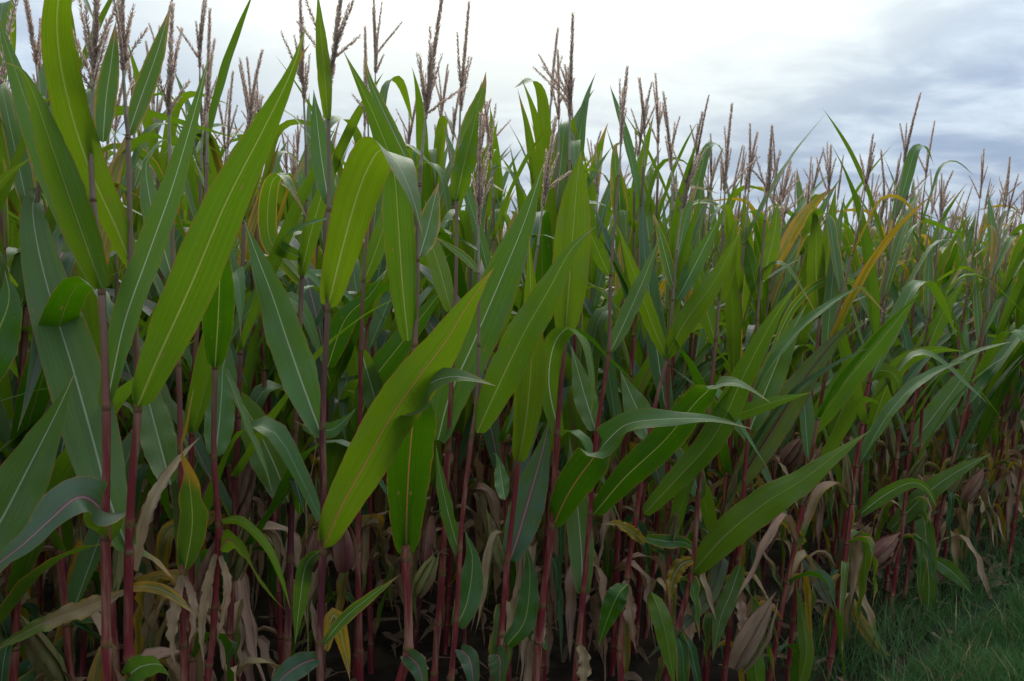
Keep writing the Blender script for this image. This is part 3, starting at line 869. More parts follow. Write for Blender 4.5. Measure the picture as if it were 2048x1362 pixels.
hero('slender corn plant with stalk leaning behind the bent light leaf', 2.66,
     [(1150, 1362), (1158, 1280), (1168, 1170), (1178, 1060), (1192, 880), (1210, 760), (1219, 690), (1221, 560), (1232, 420), (1238, 350)], .0108, .0034, [1290, 1180, 1028, 862, 705, 550],
     [('U', 'lime', 82, [(1186, 1030, 0), (1250, 955, -.07), (1330, 880, -.15), (1396, 800, -.22), (1440, 768, -.28), (1485, 770, -.33), (1542, 806, -.36)], 0, {'twist': 0, 'roll': 0, 'tipp': 1.5, 'vmax': .42, 'flip': (.68, .8, -130)}),
      ('T', 'green', 46, [(1221, 705), (1255, 632), (1290, 552), (1322, 468)], .04, {'roll': 20}),
      ('U', 'green', 38, [(1218, 550), (1196, 502), (1172, 448)], -.05),
      ('T', 'green', 60, [(1192, 862), (1168, 785), (1148, 712), (1142, 690)], .12),
      ('T', 'green', 66, [(1166, 1188), (1162, 1090), (1150, 970), (1138, 872)], .14, {'roll': 0}),
      ('T', 'edged', 40, [(1236, 350), (1240, 420), (1230, 300), (1252, 285)], .1),
      ('U', 'dark', 58, [(1256, 1168, -.06), (1236, 1190, -.1), (1216, 1235, -.1), (1196, 1295, -.1)], 0, {}),
      ('T', 'dry', 50, [(1160, 1290), (1172, 1330), (1160, 1420)], -.03, {'ripple': .25})],
     TA((1241, 300), (1245, 220), (1255, 135), n=6))

hero('corn plant with two leaves spread in a V and a bushy tassel', 2.86,
     [(1242, 1362), (1240, 1290), (1256, 1140), (1268, 1060), (1284, 960), (1310, 810), (1334, 715), (1346, 600), (1354, 500)], .0120, .0036, [1300, 1155, 1030, 880, 718, 600],
     [('U', 'bright', 56, [(1332, 716), (1370, 645), (1430, 560), (1484, 455)], -.12, {'roll': 0}),
      ('U', 'bright', 42, [(1332, 716), (1302, 642), (1266, 542), (1234, 448)], -.06),
      ('T', 'green', 44, [(1354, 600), (1394, 522), (1438, 436)], .03),
      ('T', 'edged', 30, [(1350, 585), (1326, 492), (1308, 425)], .03),
      ('U', 'green', 68, [(1288, 1028), (1350, 962), (1412, 895), (1446, 842), (1494, 738), (1552, 630), (1604, 555)], -.2, {'tipp': 2.0}),
      ('T', 'yellow', 38, [(1290, 1085), (1262, 1062), (1230, 1048), (1196, 1050)], -.06),
      ('T', 'edged', 36, [(1290, 1075), (1330, 1082), (1368, 1085), (1405, 1108)], .06),
      ('U', 'green', 40, [(1395, 838, .0), (1460, 832, -.03), (1535, 808, -.08), (1626, 784, -.12)], 0, {}),
      ('T', 'green', 70, [(1300, 880), (1280, 830), (1262, 790), (1240, 740)], .15),
      ('T', 'dry', 44, [(1250, 1160), (1262, 1220), (1275, 1320)], -.02, {'ripple': .25}),
      ('U', 'green', 52, [(1302, 1184, 0), (1316, 1215, -.05), (1332, 1270, -.07), (1350, 1380, -.08)], 0, {})],
     TA((1362, 440), (1378, 350), (1405, 225), n=12))

hero('dark purple-stalked corn plant with a long greyish purple leaf', 3.15,
     [(1412, 1300), (1424, 1230), (1440, 1100), (1456, 970), (1466, 800), (1474, 640), (1480, 520), (1484, 430)], .0098, .0036, [1235, 985, 800, 640, 520],
     [('U', 'purple', 78, [(1466, 982), (1530, 882), (1600, 772), (1660, 692), (1716, 634)], -.1, {'roll': 0}),
      ('T', 'yellow', 28, [(1474, 760), (1474, 680), (1476, 600), (1478, 535)], -.02),
      ('U', 'bright', 44, [(1482, 640), (1490, 540), (1492, 450), (1486, 385)], -.05),
      ('T', 'purple', 40, [(1430, 1190, -.1), (1446, 1112, -.15), (1420, 1190, -.2), (1350, 1262, -.24), (1286, 1326, -.26)], 0, {'mode': 'rmf'}),
      ('T', 'green', 48, [(1460, 900), (1440, 850), (1420, 800), (1390, 770)], .12)],
     TA((1490, 390), (1500, 330), (1515, 265), n=6))

hero('corn plant with a long leaf sweeping low across the red stalks', 2.92,
     [(1335, 1362), (1352, 1270), (1384, 1140), (1396, 1000), (1412, 860), (1430, 700), (1440, 560), (1446, 450)], .0115, .0036, [1260, 1140, 985, 830, 680],
     [('U', 'green', 88, [(1384, 1146), (1450, 1072), (1525, 1010), (1602, 962), (1682, 902), (1742, 860)], -.18, {'roll': 0, 'twist': 35, 'base': .7, 'label': 'long leaf slanting low across the stalks'}),
      ('T', 'green', 58, [(1400, 1000), (1380, 930), (1350, 880), (1330, 850)], .15),
      ('U', 'green', 46, [(1432, 690), (1410, 610), (1395, 540), (1372, 470)], .03),
      ('U', 'bright', 44, [(1440, 600), (1456, 520), (1474, 430)], -.04),
      ('T', 'yellow', 50, [(1384, 1120), (1362, 1130), (1345, 1160), (1338, 1210)], -.03),
      ('T', 'dry', 46, [(1370, 1200), (1376, 1260), (1356, 1340)], 0, {'ripple': .25})],
     TA((1450, 380), (1455, 300), (1464, 208), n=5))

hero('corn plant with a pale dry ear husk blackened at the tip', 3.05,
     [(1448, 1362), (1460, 1250), (1476, 1120), (1486, 1000), (1496, 860), (1510, 700), (1520, 560), (1530, 440)], .0110, .0036, [1250, 1120, 960, 790, 640],
     [('U', 'green', 52, [(1520, 1400, -.05), (1508, 1310, -.03), (1512, 1230, 0), (1510, 1180, .02)], 0, {}),
      ('T', 'green', 46, [(1480, 1130), (1462, 1185), (1440, 1240), (1425, 1320)], -.06),
      ('T', 'green', 70, [(1500, 860), (1540, 760), (1570, 690), (1612, 610)], .1),
      ('U', 'green', 42, [(1518, 600), (1500, 520), (1480, 450)], .03),
      ('U', 'bright', 44, [(1526, 560), (1548, 470), (1556, 400)], .0),
      ('T', 'dry', 40, [(1470, 1180), (1482, 1230), (1478, 1300)], -.02, {'ripple': .25})],
     TA((1536, 380), (1540, 320), (1544, 252), n=6),
     [(1472, 1338, 1545, 1204, 54, 'husk_tan', -.12)])

hero('corn plant with a yellow leaf arching over and red stalk near the verge', 3.40,
     [(1575, 1362), (1585, 1250), (1598, 1120), (1606, 1000), (1614, 880), (1628, 740), (1640, 630), (1648, 480), (1654, 430)], .0110, .0036, [1240, 1115, 970, 820, 632],
     [('U', 'bright', 46, [(1636, 632), (1632, 540), (1632, 460), (1626, 400)], -.04),
      ('U', 'bright', 40, [(1642, 632), (1652, 540), (1662, 450), (1672, 370)], -.04),
      ('U', 'yellow', 34, [(1552, 530), (1592, 452), (1638, 398), (1676, 372)], .05),
      ('U', 'green', 64, [(1604, 880), (1640, 832), (1700, 752), (1762, 680), (1842, 580)], -.15, {'tipp': 1.8}),
      ('T', 'edged', 22, [(1545, 700, 0), (1588, 612, -.05), (1650, 562, -.1), (1712, 568, -.14), (1776, 632, -.18)], 0, {'mode': 'rmf'}),
      ('U', 'green', 42, [(1590, 1400, -.1), (1612, 1310, -.1), (1604, 1230, -.06), (1592, 1165, -.03)], 0, {}),
      ('T', 'yellow', 34, [(1608, 1085), (1576, 1045), (1545, 1035), (1520, 1045)], -.03),
      ('T', 'purple', 42, [(1605, 1110), (1632, 1150), (1650, 1190), (1672, 1225)], -.05)],
     TA((1657, 390), (1660, 340), (1662, 290), n=5),
     [(1568, 930, 1604, 878, 36, 'husk_red', -.05)])

hero('corn plant with a kinked purple-grey leaf and reddish ear husks', 3.85,
     [(1690, 1320), (1700, 1220), (1716, 1080), (1722, 960), (1732, 840), (1742, 720), (1752, 600), (1760, 500)], .0112, .0036, [1200, 1080, 950, 810, 680],
     [('U', 'purple', 34, [(1700, 790, 0), (1735, 735, -.04), (1757, 712, -.07), (1778, 775, -.1), (1826, 876, -.13)], 0, {'mode': 'rmf', 'roll': 0}),
      ('U', 'green', 54, [(1662, 870, -.05), (1710, 770, -.1), (1752, 742, -.14), (1790, 752, -.18), (1808, 812, -.2)], 0, {'mode': 'rmf'}),
      ('U', 'green', 48, [(1740, 860), (1792, 740), (1860, 702), (1930, 702)], -.1),
      ('T', 'dark', 62, [(1722, 1010), (1712, 930), (1738, 870), (1790, 800)], .1),
      ('T', 'green', 36, [(1718, 1030, 0), (1770, 990, -.05), (1820, 966, -.09), (1852, 976, -.12), (1874, 1014, -.14)], 0, {'mode': 'rmf'}),
      ('U', 'yellow', 30, [(1700, 1190, 0), (1720, 1240, -.1), (1760, 1300, -.16), (1830, 1362, -.2)], 0, {'mode': 'rmf'}),
      ('U', 'purple', 44, [(1690, 1000, -.05), (1696, 1120, -.1), (1690, 1220, -.12), (1660, 1330, -.12)], 0, {})],
     TA((1762, 440), (1768, 380), (1762, 300), n=6),
     [(1736, 1132, 1796, 1074, 48, 'husk_red', -.06), (1704, 1108, 1740, 1052, 30, 'husk_tan', -.02)])

hero('corn plant with a long leaf hanging to the grass verge', 4.35,
     [(1800, 1290), (1808, 1200), (1826, 1060), (1836, 940), (1846, 800), (1858, 660), (1868, 560), (1876, 480)], .0112, .0036, [1190, 1060, 940, 800, 660],
     [('T', 'green', 50, [(1832, 1030, 0), (1848, 1040, -.1), (1854, 1110, -.18), (1858, 1190, -.2), (1848, 1270, -.2)], 0, {'mode': 'face', 'label': 'leaf hanging straight down to the grass'}),
      ('T', 'green', 58, [(1822, 892), (1872, 826), (1916, 768), (1964, 692)], .1),
      ('T', 'green', 50, [(1780, 1060), (1850, 990), (1910, 946), (1984, 906)], -.12),
      ('T', 'yellow', 36, [(1868, 1216), (1886, 1240), (1902, 1270), (1924, 1302)], -.15, {'ripple': .2}),
      ('T', 'green', 40, [(1868, 1118), (1900, 1140), (1925, 1165), (1945, 1190)], -.1),
      ('U', 'green', 42, [(1854, 700), (1890, 620), (1930, 560)], 0)],
     TA((1882, 430), (1890, 380), (1906, 342), n=5),
     [(1930, 1004, 1968, 942, 32, 'husk_red', -.05)])

# plants of the second row whose leaves show clearly through the front row
SR = 'second row corn plants'
hero('second row corn plant whose white-ribbed leaf shows left of the folded leaf', 2.55,
     [(574, 1300), (578, 1200), (584, 1000), (594, 790), (604, 550), (612, 400), (612, 290)], .0130, .0040, [1120, 860, 552, 400],
     [('T', 'green', 104, [(578, 1005), (545, 920), (505, 840), (470, 785), (440, 745)], .12, {'ripple': .2}),
      ('U', 'green', 44, [(602, 552), (622, 465), (648, 375), (668, 300)], -.05),
      ('U', 'edged', 48, [(600, 560, 0), (540, 480, .05), (540, 380, .02), (562, 350, -.05), (590, 390, -.1), (616, 440, -.12)], 0, {'mode': 'rmf'}),
      ('U', 'green', 40, [(612, 520, 0), (560, 492, -.1), (600, 455, -.15), (672, 432, -.2)], 0, {'mode': 'rmf'}),
      ('U', 'dark', 40, [(600, 1030, 0), (596, 975, -.04), (590, 960, -.1), (610, 1030, -.14)], 0, {'mode': 'rmf'}),
      ('T', 'green', 44, [(604, 850), (660, 860), (700, 830), (712, 815)], .1)],
     TA((608, 210), (604, 110), (600, -20), n=7), group=SR)

hero('second row corn plant with a broad blue-green leaf behind the crossing leaves', 2.66,
     [(872, 1300), (884, 1150), (894, 950), (904, 740), (912, 560), (914, 400), (918, 300)], .0120, .0038, [1150, 900, 620, 390],
     [('T', 'green', 112, [(876, 880), (900, 790), (945, 690), (1000, 562), (1048, 446), (1088, 325)], .0, {'roll': 6, 'twist': 0, 'fold': .1}),
      ('U', 'green', 56, [(912, 400), (930, 320), (948, 250), (956, 200)], -.05),
      ('U', 'edged', 44, [(916, 330), (940, 250), (965, 180), (972, 142)], .05),
      ('U', 'green', 50, [(902, 620), (880, 540), (862, 480), (850, 400)], .08)],
     TA((922, 190), (930, 100), (938, 5), n=5), group=SR)

hero('second row corn plant with a dark slanting leaf right of the folded leaf', 2.82,
     [(720, 1300), (716, 1100), (720, 860), (722, 700), (727, 560), (735, 420), (738, 330)], .0120, .0038, [1100, 862, 700, 562],
     [('U', 'dark', 70, [(716, 862), (742, 770), (800, 690), (900, 560)], .05),
      ('U', 'green', 46, [(727, 566), (752, 500), (778, 420), (800, 340)], .0),
      ('U', 'dark', 60, [(655, 735), (690, 640), (740, 590), (770, 545)], .0),
      ('T', 'green', 60, [(722, 700), (760, 840), (720, 790), (690, 780)], .05)],
     TA((736, 240), (732, 150), (730, 55), n=5), group=SR)


# ------------------------------------------------------------------ the rest of the field: plant kinds, copied along the rows
def rand_leaf(rn, z, az, r, length, half, th0, th1, s0, p, hi, kind, wob=0.0, twist=0.0, ripple=0.06, P0=None, fold=0.2):
    n = {3: 18, 2: 12, 1: 8, 0: 5}[hi]
    across = {3: 6, 2: 4, 1: 2, 0: 2}[hi]
    s = np.linspace(0, 1, n + 1)
    th = th0 + (th1 - th0) * sstep(s, s0 - p, s0 + p)
    a = az + wob * s ** 2
    d = np.stack([np.sin(th) * np.cos(a), np.sin(th) * np.sin(a), np.cos(th)], axis=1)
    P = np.vstack([[0, 0, 0], np.cumsum((d[:-1] + d[1:]) / 2 * length / n, axis=0)]) + P0 + np.array([math.cos(az), math.sin(az), 0]) * r * 0.5
    side0 = np.array([math.sin(az), -math.cos(az), 0.0])
    sd_, nm_ = frames(P, 'rmf', 1, 0, twist, side0)
    if nm_[0] @ np.array([-math.cos(az), -math.sin(az), 0.6]) < 0:
        sd_ = -sd_
        nm_ = -nm_
    g, _ = leaf_geo(P, sd_, nm_, half, 0.8, fold, ripple, rn.uniform(2.5, 5), rn.uniform(0, 6), across, 0.70, 0.32, 1.45)
    return g


def make_kind(seed, hi, wind=0.0):
    """parts of one plant: list of (name, MB, material(s)). hi: 3 fine .. 0 far"""
    rn = random.Random(seed)
    H = rn.uniform(1.74, 1.92)
    lean = rn.uniform(-.02, .02)
    zz = np.linspace(-0.03, H, 16 if hi >= 2 else 7)
    wig = rn.uniform(0, 6)
    P = np.stack([lean * zz ** 2 + 0.006 * np.sin(zz * 5 + wig), 0.006 * np.sin(zz * 4.2 + wig * 2), zz], axis=1)
    nodes, z = [], 0.10
    while z < H - 0.05:
        nodes.append(z)
        z += rn.uniform(0.125, 0.165) if z < 0.9 else rn.uniform(0.14, 0.185)
    nt = [(q + .03) / (H + .03) for q in nodes]
    r0, r1 = rn.uniform(.0100, .0130), .0042
    parts = []
    parts.append(('stalk', stalk_geo(P, nt, r0, r1, {3: 8, 2: 6, 1: 4, 0: 3}[hi], hi >= 3), M['stalk']))
    az0 = rn.uniform(0, 6.28)
    k = len(nodes)
    start = 2 if hi >= 2 else 3
    if hi == 0:
        start = k - 5
    todo = list(range(start, k)) + ([1, 2, 3, 3, 4] if hi >= 3 else [2, 3] if hi == 2 else [])
    for q_, i in enumerate(todo):
        f = i / (k - 1)
        if q_ >= k - start:
            f = 0.0
        z = nodes[i]
        p0 = np.array([np.interp(z, zz, P[:, 0]), np.interp(z, zz, P[:, 1]), z])
        az = az0 + (i % 2) * math.pi + rn.gauss(0, 0.3 if f > 0 else 1.3)
        drift = None
        if wind:
            az = math.atan2(math.sin(az) * (1 - wind * .4), math.cos(az) + wind)
            drift = -az * wind * .5
        if f < 0.34:                                       # low: withered, hanging along the stalk
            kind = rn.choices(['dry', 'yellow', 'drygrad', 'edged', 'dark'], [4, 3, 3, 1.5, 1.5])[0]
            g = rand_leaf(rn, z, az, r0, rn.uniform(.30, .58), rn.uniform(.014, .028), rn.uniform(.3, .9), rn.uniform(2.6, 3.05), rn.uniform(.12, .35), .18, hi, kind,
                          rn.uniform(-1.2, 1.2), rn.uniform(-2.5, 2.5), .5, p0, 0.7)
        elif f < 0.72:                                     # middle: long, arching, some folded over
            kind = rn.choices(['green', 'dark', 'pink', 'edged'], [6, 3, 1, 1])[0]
            if rn.random() < (.6 if not wind else .35):
                s0, p, th1 = rn.uniform(.45, .7), .14, rn.uniform(2.2, 2.8)
            else:
                s0, p, th1 = rn.uniform(.55, .8), .5, (rn.uniform(1.0, 2.1) if not wind else rn.uniform(.65, 1.35))
            g = rand_leaf(rn, z, az, r0, rn.uniform(.66, .90), rn.uniform(.032, .043), rn.uniform(.30, .55), th1, s0, p, hi, kind, rn.uniform(-.7, .7) if drift is None else drift, rn.uniform(-.8, .8), rn.uniform(.04, .14), p0)
        else:                                              # top: shorter, steep
            kind = rn.choices(['green', 'bright', 'edged', 'yellow'], [4, 3.5, 4, 1.2])[0]
            if rn.random() < .45:
                s0, p, th1 = rn.uniform(.45, .75), .16, rn.uniform(1.7, 2.7)
            else:
                s0, p, th1 = .7, .6, rn.uniform(.4, .95)
            ln = rn.uniform(.50, .74) * (1.15 - .35 * (f - .72) / .28)
            g = rand_leaf(rn, z, az, r0 * .7, ln, rn.uniform(.021, .031), rn.uniform(.16, .40), th1, s0, p, hi, kind, rn.uniform(-.5, .5) if drift is None else drift, rn.uniform(-.8, .8), rn.uniform(.02, .08), p0)
        parts.append(('leaf', g, M[kind]))
    # tassel
    tb = MB()
    top = P[-1]
    ln = rn.uniform(.30, .43)
    bend = np.array([rn.uniform(-.05, .05), rn.uniform(-.05, .05), 0])
    A = np.array([top + np.array([0, 0, ln * t]) + bend * t * t for t in np.linspace(0, 1, 13)])
    tube(tb, A[:5], np.linspace(.0042, .0024, 5), 5 if hi >= 2 else 3, m=1)
    g_ = {3: (.0046, 5), 2: (.0062, 5), 1: (.013, 4), 0: (.03, 3)}[hi]
    sc = {3: 1, 2: 1.15, 1: 1.5, 0: 2.2}[hi]
    tb.join(spike_geo(A[4:], .0022, g_[0], g_[1], .0125 * sc, .0022 * sc, rn, sides=4 if hi > 1 else 3))
    for _ in range(rn.choice([1, 2, 3, 4, 5, 7]) if hi > 0 else 1):
        i = rn.randint(4, 6)
        an, az = rn.choice([rn.uniform(.06, .22), rn.uniform(.06, .3), rn.uniform(.25, .8)]), rn.uniform(0, 6.28)
        d = np.array([math.sin(an) * math.cos(az), math.sin(an) * math.sin(az), math.cos(an)])
        pp = [A[i]]
        l2 = rn.uniform(.07, .17)
        for q in range(5):
            pp.append(pp[-1] + d * l2 / 5)
            d = nrm(d + np.array([0, 0, -rn.uniform(-.02, .08)]))
        tb.join(spike_geo(np.array(pp), .0013, g_[0] * 1.15, max(2, g_[1] - 1), .0115 * sc, .0021 * sc, rn, sides=3))
    parts.append(('tassel', tb, [M['tassel'], M['tstem']]))
    # one ear (not on the far kinds)
    if hi >= 2:
        zi = nodes[min(k - 1, max(3, int(k * rn.uniform(.34, .48))))]
        az = az0 + rn.choice([0, math.pi]) + rn.uniform(-.4, .4)
        eb = ear_geo(rn.uniform(.18, .24), rn.uniform(.015, .020), 10)
        til = rn.uniform(.15, .6)
        mt = np.array(Matrix.Translation((math.cos(az) * r0, math.sin(az) * r0, zi)) @ Matrix.Rotation(az, 4, 'Z') @ Matrix.Rotation(til, 4, 'Y'))
        e2 = MB(); e2.join(eb, mt)
        parts.append(('ear', e2, M[rn.choice(['husk_red', 'husk_tan', 'husk_green', 'husk_red'])]))
    return parts


FINE = [[(n, b.mesh(n, m)) for n, b, m in make_kind(100 + i, 3)] for i in range(9)]
WINDY = [[(n, b.mesh(n, m)) for n, b, m in make_kind(500 + i, 3, .38)] for i in range(10)]
MIDK = [[(n, b.mesh(n, m)) for n, b, m in make_kind(200 + i, 2)] for i in range(7)]

spots = []
prnd = random.Random(77)
MAXX = 70.0
for k in range(0, 70):
    s = -6.0
    while True:
        s += 0.142 * prnd.uniform(.75, 1.25)
        x, y = row_xy(s, -0.58 * k + (prnd.uniform(-.14, .16) if k == 0 else 0))
        x += prnd.gauss(0, .025); y += prnd.gauss(0, .025)
        if y > 48 or s > 120:
            break
        if y < 0.6:
            continue
        px = 1024 + F_PX * x / y
        if k == 0 and (px < 1250 or (px < 1640 and prnd.random() < .45)):
            continue                                       # the front row plants built above stand here
        if k == 0 and any(abs(px - q) < 22 for q in (1640, 1716, 1830)):
            continue
        if k == 1 and any(abs(px - q) < 45 for q in (595, 722, 900)):
            continue
        if y > 11 and prnd.random() < 0.25:
            continue
        spots.append((k, s, x, y, px))

near = [q for q in spots if -60 < q[4] < 2110]
near.sort(key=lambda q: q[3])
near = near[:276]
chosen = {id(q) for q in near}
ORD = ['front', 'second', 'third', 'fourth', 'fifth', 'sixth', 'seventh', 'eighth', 'ninth', 'tenth', 'eleventh', 'twelfth', 'thirteenth']
NUM = ['first', 'second', 'third', 'fourth', 'fifth', 'sixth', 'seventh', 'eighth', 'ninth', 'tenth', 'eleventh', 'twelfth', 'thirteenth', 'fourteenth', 'fifteenth', 'sixteenth', 'seventeenth',
       'eighteenth', 'nineteenth', 'twentieth'] + ['twenty-' + a for a in ('first', 'second', 'third', 'fourth', 'fifth', 'sixth', 'seventh', 'eighth', 'ninth')] + ['thirtieth'] + \
      ['thirty-' + a for a in ('first', 'second', 'third', 'fourth', 'fifth', 'sixth', 'seventh', 'eighth', 'ninth')] + ['fortieth'] + \
      ['forty-' + a for a in ('first', 'second', 'third', 'fourth', 'fifth', 'sixth', 'seventh', 'eighth', 'ninth')] + ['fiftieth'] + \
      ['fifty-' + a for a in ('first', 'second', 'third', 'fourth', 'fifth', 'sixth', 'seventh', 'eighth', 'ninth')] + ['sixtieth']
order = {}
for k in range(13):
    for i, q in enumerate(sorted([q for q in near if q[0] == k], key=lambda q: q[4])):
        order[id(q)] = i
last = None
for q in near:
    k, s, x, y, px = q
    windy = k < 4 and px > 1150 + 120 * k
    kinds = WINDY if windy else FINE if y < 5.2 else MIDK
    idx = prnd.randrange(len(kinds))
    if idx == last:
        idx = (idx + 1) % len(kinds)
    last = idx
    root = bpy.data.objects.new('corn_plant', None)
    root.empty_display_size = 0.1
    C.objects.link(root)
    sc = prnd.uniform(.92, 1.03) + 0.11 * float(1 - sstep(px, 800, 1700)) if k > 0 else prnd.uniform(.90, 1.02)
    lean = math.radians(prnd.gauss(1.5 + 6.0 * sstep(px, 900, 1900), 2.5))
    root.matrix_world = Matrix.Translation((x, y, 0)) @ Matrix.Rotation(lean, 4, 'Y') @ Matrix.Rotation(math.radians(prnd.gauss(0, 2)), 4, 'X') @ Matrix.Rotation(prnd.gauss(0, .8) if windy else prnd.uniform(0, 6.283), 4, 'Z') @ Matrix.Scale(sc, 4)
    if k == 0:
        if px > 1200:
            lab, grp = NUM[order[id(q)]] + ' plain corn plant of the front row towards the grass verge', 'front row corn plants beside the verge'
        else:
            lab, grp = 'front row corn plant at the edge of the picture', 'front row corn plants at the edge'
    elif k == 1:
        lab, grp = ('windswept' if windy else 'tasselled') + ' corn plant of the second row, ' + NUM[order[id(q)]] + ' along it from the left', SR
    elif k < 13:
        lab, grp = ('windswept' if windy else 'tasselled') + ' corn plant of the ' + ORD[k] + ' row, ' + NUM[order[id(q)]] + ' along it from the left', ORD[k] + ' row corn plants'
    else:
        lab, grp = 'small distant corn plant deep in the field behind the thirteenth row', 'corn plants deep in the field'
    tag(root, lab, 'corn plant', grp)
    for n, me in kinds[idx]:
        o = bpy.data.objects.new(n, me)
        C.objects.link(o)
        o.parent = root

# beyond those: the field that reads as one mass
LOW1 = [make_kind(300 + i, 1) for i in range(6)]
LOW0 = [make_kind(400 + i, 0) for i in range(6)]
mats, mi = [], {}


def mat_index(m):
    if m.name not in mi:
        mi[m.name] = len(mats); mats.append(m)
    return mi[m.name]


def flat(parts):
    b = MB()
    for n, g, m in parts:
        ms = m if isinstance(m, list) else [m]
        look = np.array([mat_index(q) for q in ms], np.int32)
        b.V += g.V; b.U += g.U
        b.F += [f + b.n for f in g.F]
        b.M += [look[a] for a in g.M]
        b.n += g.n
    c = MB()
    c.V, c.U, c.n = [np.vstack(b.V)], [np.vstack(b.U)], b.n
    for w_ in sorted({f.shape[1] for f in b.F}):
        c.F.append(np.vstack([f for f in b.F if f.shape[1] == w_]))
        c.M.append(np.concatenate([m for f, m in zip(b.F, b.M) if f.shape[1] == w_]))
    return c


L1 = [flat(p) for p in LOW1]
L0 = [flat(p) for p in LOW0]
fb = MB()
for q in spots:
    if id(q) in chosen:
        continue
    k, s, x, y, px = q
    out = px < -500 or px > 2600
    if y > 14 and out:
        continue
    if y > 22 and prnd.random() < .35:
        continue
    if k > 1 and y < 2.2:
        continue
    sc = prnd.uniform(.91, 1.03)
    lean = math.radians(prnd.gauss(5, 2.5))
    mt = np.array(Matrix.Translation((x, y, 0)) @ Matrix.Rotation(lean, 4, 'Y') @ Matrix.Rotation(prnd.uniform(0, 6.283), 4, 'Z') @ Matrix.Scale(sc, 4))
    fb.join(prnd.choice(L1 if (y < 17) else L0), mt)
fo = link('corn_field', fb.mesh('corn_field', mats))
tag(fo, 'rest of the corn field receding to the horizon', 'corn field', kind='stuff')

# ------------------------------------------------------------------ grass on the verge and in the row
def blades(n, region, seed, hmin, hmax, wid):
    rs = np.random.RandomState(seed)
    x, y = region(rs, n)
    n = len(x)
    clump = 0.65 + 0.7 * (np.sin(x * 5.1 + 1.3 * np.sin(y * 4)) * np.sin(y * 6.3 + x * 2) * .5 + .5)
    h = rs.uniform(hmin, hmax, n) * clump
    a = rs.uniform(0, 6.283, n)
    ln = rs.uniform(.25, 1.0, n) * h
    dx, dy = np.cos(a), np.sin(a)
    b = rs.uniform(0, 6.283, n)
    sx, sy = np.cos(b) * wid, np.sin(b) * wid
    wv = rs.uniform(.6, 1.4, n)
    V = np.zeros((n, 5, 3))
    for j, (f, zf, lf) in enumerate(((1, 0, 0), (-1, 0, 0), (.8, .62, .3), (-.8, .62, .3), (0, 1, 1))):
        V[:, j, 0] = x + sx * f * wv + dx * ln * lf
        V[:, j, 1] = y + sy * f * wv + dy * ln * lf
        V[:, j, 2] = h * zf - 0.01 + 0.02
    return V


def in_verge(rs, n):
    s = rs.uniform(.8, 7.5, n); d = np.abs(rs.normal(0, 1.2, n)) + np.maximum(0.16, 0.50 - 0.06 * (s - 2)) + 0.08 * np.sin(s * 3.1) + 0.05 * np.sin(s * 9)
    x, y = row_xy(s, d)
    return x, y


def in_far_verge(rs, n):
    s = rs.uniform(-5, 16, n); d = rs.uniform(0.2, 3.4, n)
    x, y = row_xy(s, d)
    keep = (x ** 2 + y ** 2 > .04)
    return x[keep], y[keep]


def in_row(rs, n):
    s = rs.uniform(3.2, 9.0, n); d = 0.26 - np.abs(rs.normal(0, .28, n))
    return row_xy(s, d)


VV = np.vstack([blades(60000, in_verge, 1, .05, .17, .0022), blades(26000, in_far_verge, 2, .04, .12, .0028), blades(4500, in_row, 3, .05, .16, .0022)])
n = len(VV)
me = bpy.data.meshes.new('grass')
idx = np.arange(n) * 5
faces = np.empty((n, 3, 3), np.int64)
faces[:, 0] = np.stack([idx, idx + 1, idx + 3], 1)
faces[:, 1] = np.stack([idx, idx + 3, idx + 2], 1)
faces[:, 2] = np.stack([idx + 2, idx + 3, idx + 4], 1)
me.vertices.add(n * 5); me.vertices.foreach_set('co', VV.astype(np.float32).ravel())
me.loops.add(n * 9); me.loops.foreach_set('vertex_index', faces.astype(np.int32).ravel())
me.polygons.add(n * 3)
me.polygons.foreach_set('loop_start', np.arange(0, n * 9, 3, dtype=np.int32))
me.update(calc_edges=True); me.validate()
me.materials.append(M['grass'])
go = link('grass', me)
db = MB()
for V5 in blades(3800, in_verge, 8, .05, .2, .0021):
    db.add(V5, np.array([[0, 1, 3], [0, 3, 2], [2, 3, 4]]))
tag(link('dead_grass', db.mesh('dead_grass', M['straw'])), 'dead straw-coloured blades scattered in the verge grass', 'dead grass', kind='stuff')
tag(go, 'short dark green grass on the verge beside the corn', 'grass', kind='stuff')

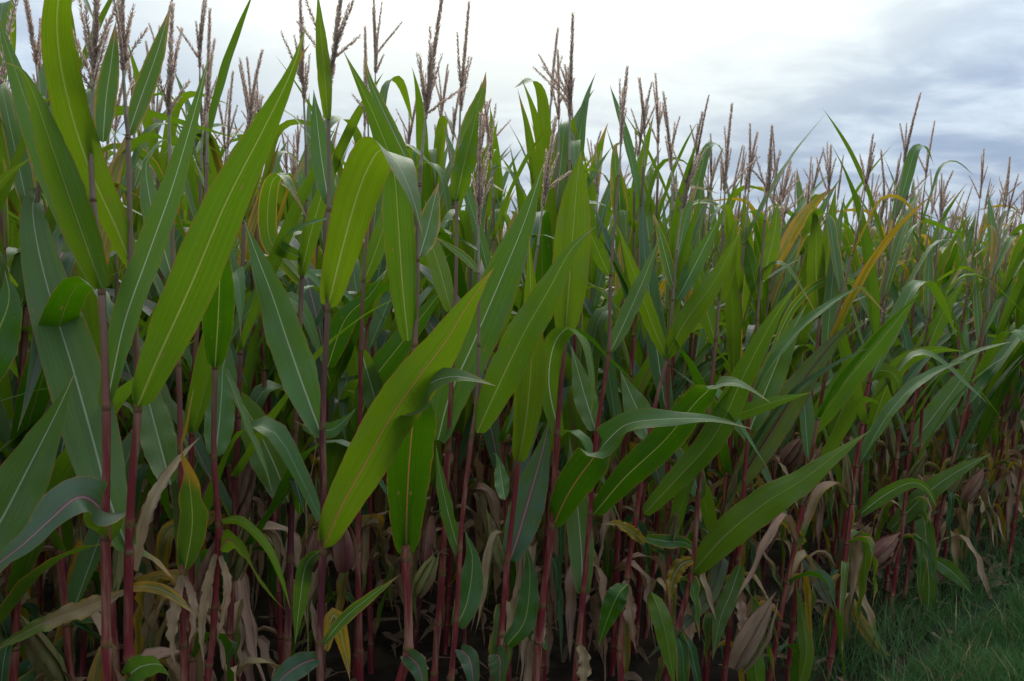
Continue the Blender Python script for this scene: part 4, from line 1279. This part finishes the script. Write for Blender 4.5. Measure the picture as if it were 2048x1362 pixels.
# straw stems standing in the grass, and dead leaf scraps on the soil
lb = MB()
lr = random.Random(9)
for i in range(1500):
    s, d = lr.uniform(-3, 9), -abs(lr.gauss(0, 2.2)) + lr.uniform(.1, .75)
    x, y = row_xy(s, d)
    if y < .8:
        continue
    a = lr.uniform(0, 6.28); l = lr.uniform(.06, .28)
    pts = [np.array([x, y, .015]) + np.array([math.cos(a + lr.uniform(-.3, .3)) * l * t, math.sin(a) * l * t, .03 * math.sin(t * 3.1) + lr.uniform(0, .015)]) for t in np.linspace(0, 1, 5)]
    P = np.array(pts)
    T = nrm(np.gradient(P, axis=0))
    side = nrm(np.cross(T, [0, 0, 1.0]) + np.array([0, 0, lr.uniform(-.6, .6)]))
    g, _ = leaf_geo(P, side, np.cross(side, T), lr.uniform(.008, .022), .4, .3, .3, 3, lr.uniform(0, 6), 2)
    lb.join(g)
tag(link('leaf_litter', lb.mesh('leaf_litter', M['litter'])), 'scraps of dead corn leaf littering the soil', 'leaf litter', kind='stuff')


# ------------------------------------------------------------------ wild grasses between the stalks
def wild_grass(name, label, pts, depth, head):
    W = curve([at(x, y, depth) for x, y in pts], 14)
    base = np.array([W[0][0], W[0][1], 0.0])
    r = bpy.data.objects.new(name, None); r.empty_display_size = .05
    C.objects.link(r); r.location = base
    tag(r, label, 'wild grass', 'wild grasses', 'thing')
    b = MB(); tube(b, np.vstack([[[0, 0, -.01]], W - base]), np.linspace(.0016, .0007, 16), 5)
    link('stem', b.mesh('stem', M['straw']), r)
    if head:
        link('seed_head', spike_geo((W - base)[-head:], .0008, .004, 3, .007, .0014, random.Random(4)).mesh('seed_head', [M['straw'], M['straw']]), r)


wild_grass('wild_grass', 'thin wild grass with a drooping seed head beside the dark red stalk', [(612, 1010), (622, 950), (632, 890), (622, 862), (604, 850), (590, 842)], 2.15, 6)
wild_grass('wild_grass', 'yellow grass stem standing before the leaf that hangs to the verge', [(1792, 1330), (1790, 1260), (1786, 1200), (1775, 1150)], 4.0, 0)
wild_grass('wild_grass', 'pale grass stem leaning over left of the hanging leaf', [(1800, 1320), (1775, 1240), (1755, 1180), (1748, 1140)], 4.05, 0)
wild_grass('wild_grass', 'small feathery grass in the gap between the low front stalks', [(1392, 1345), (1390, 1318), (1386, 1300), (1380, 1290)], 3.6, 8)
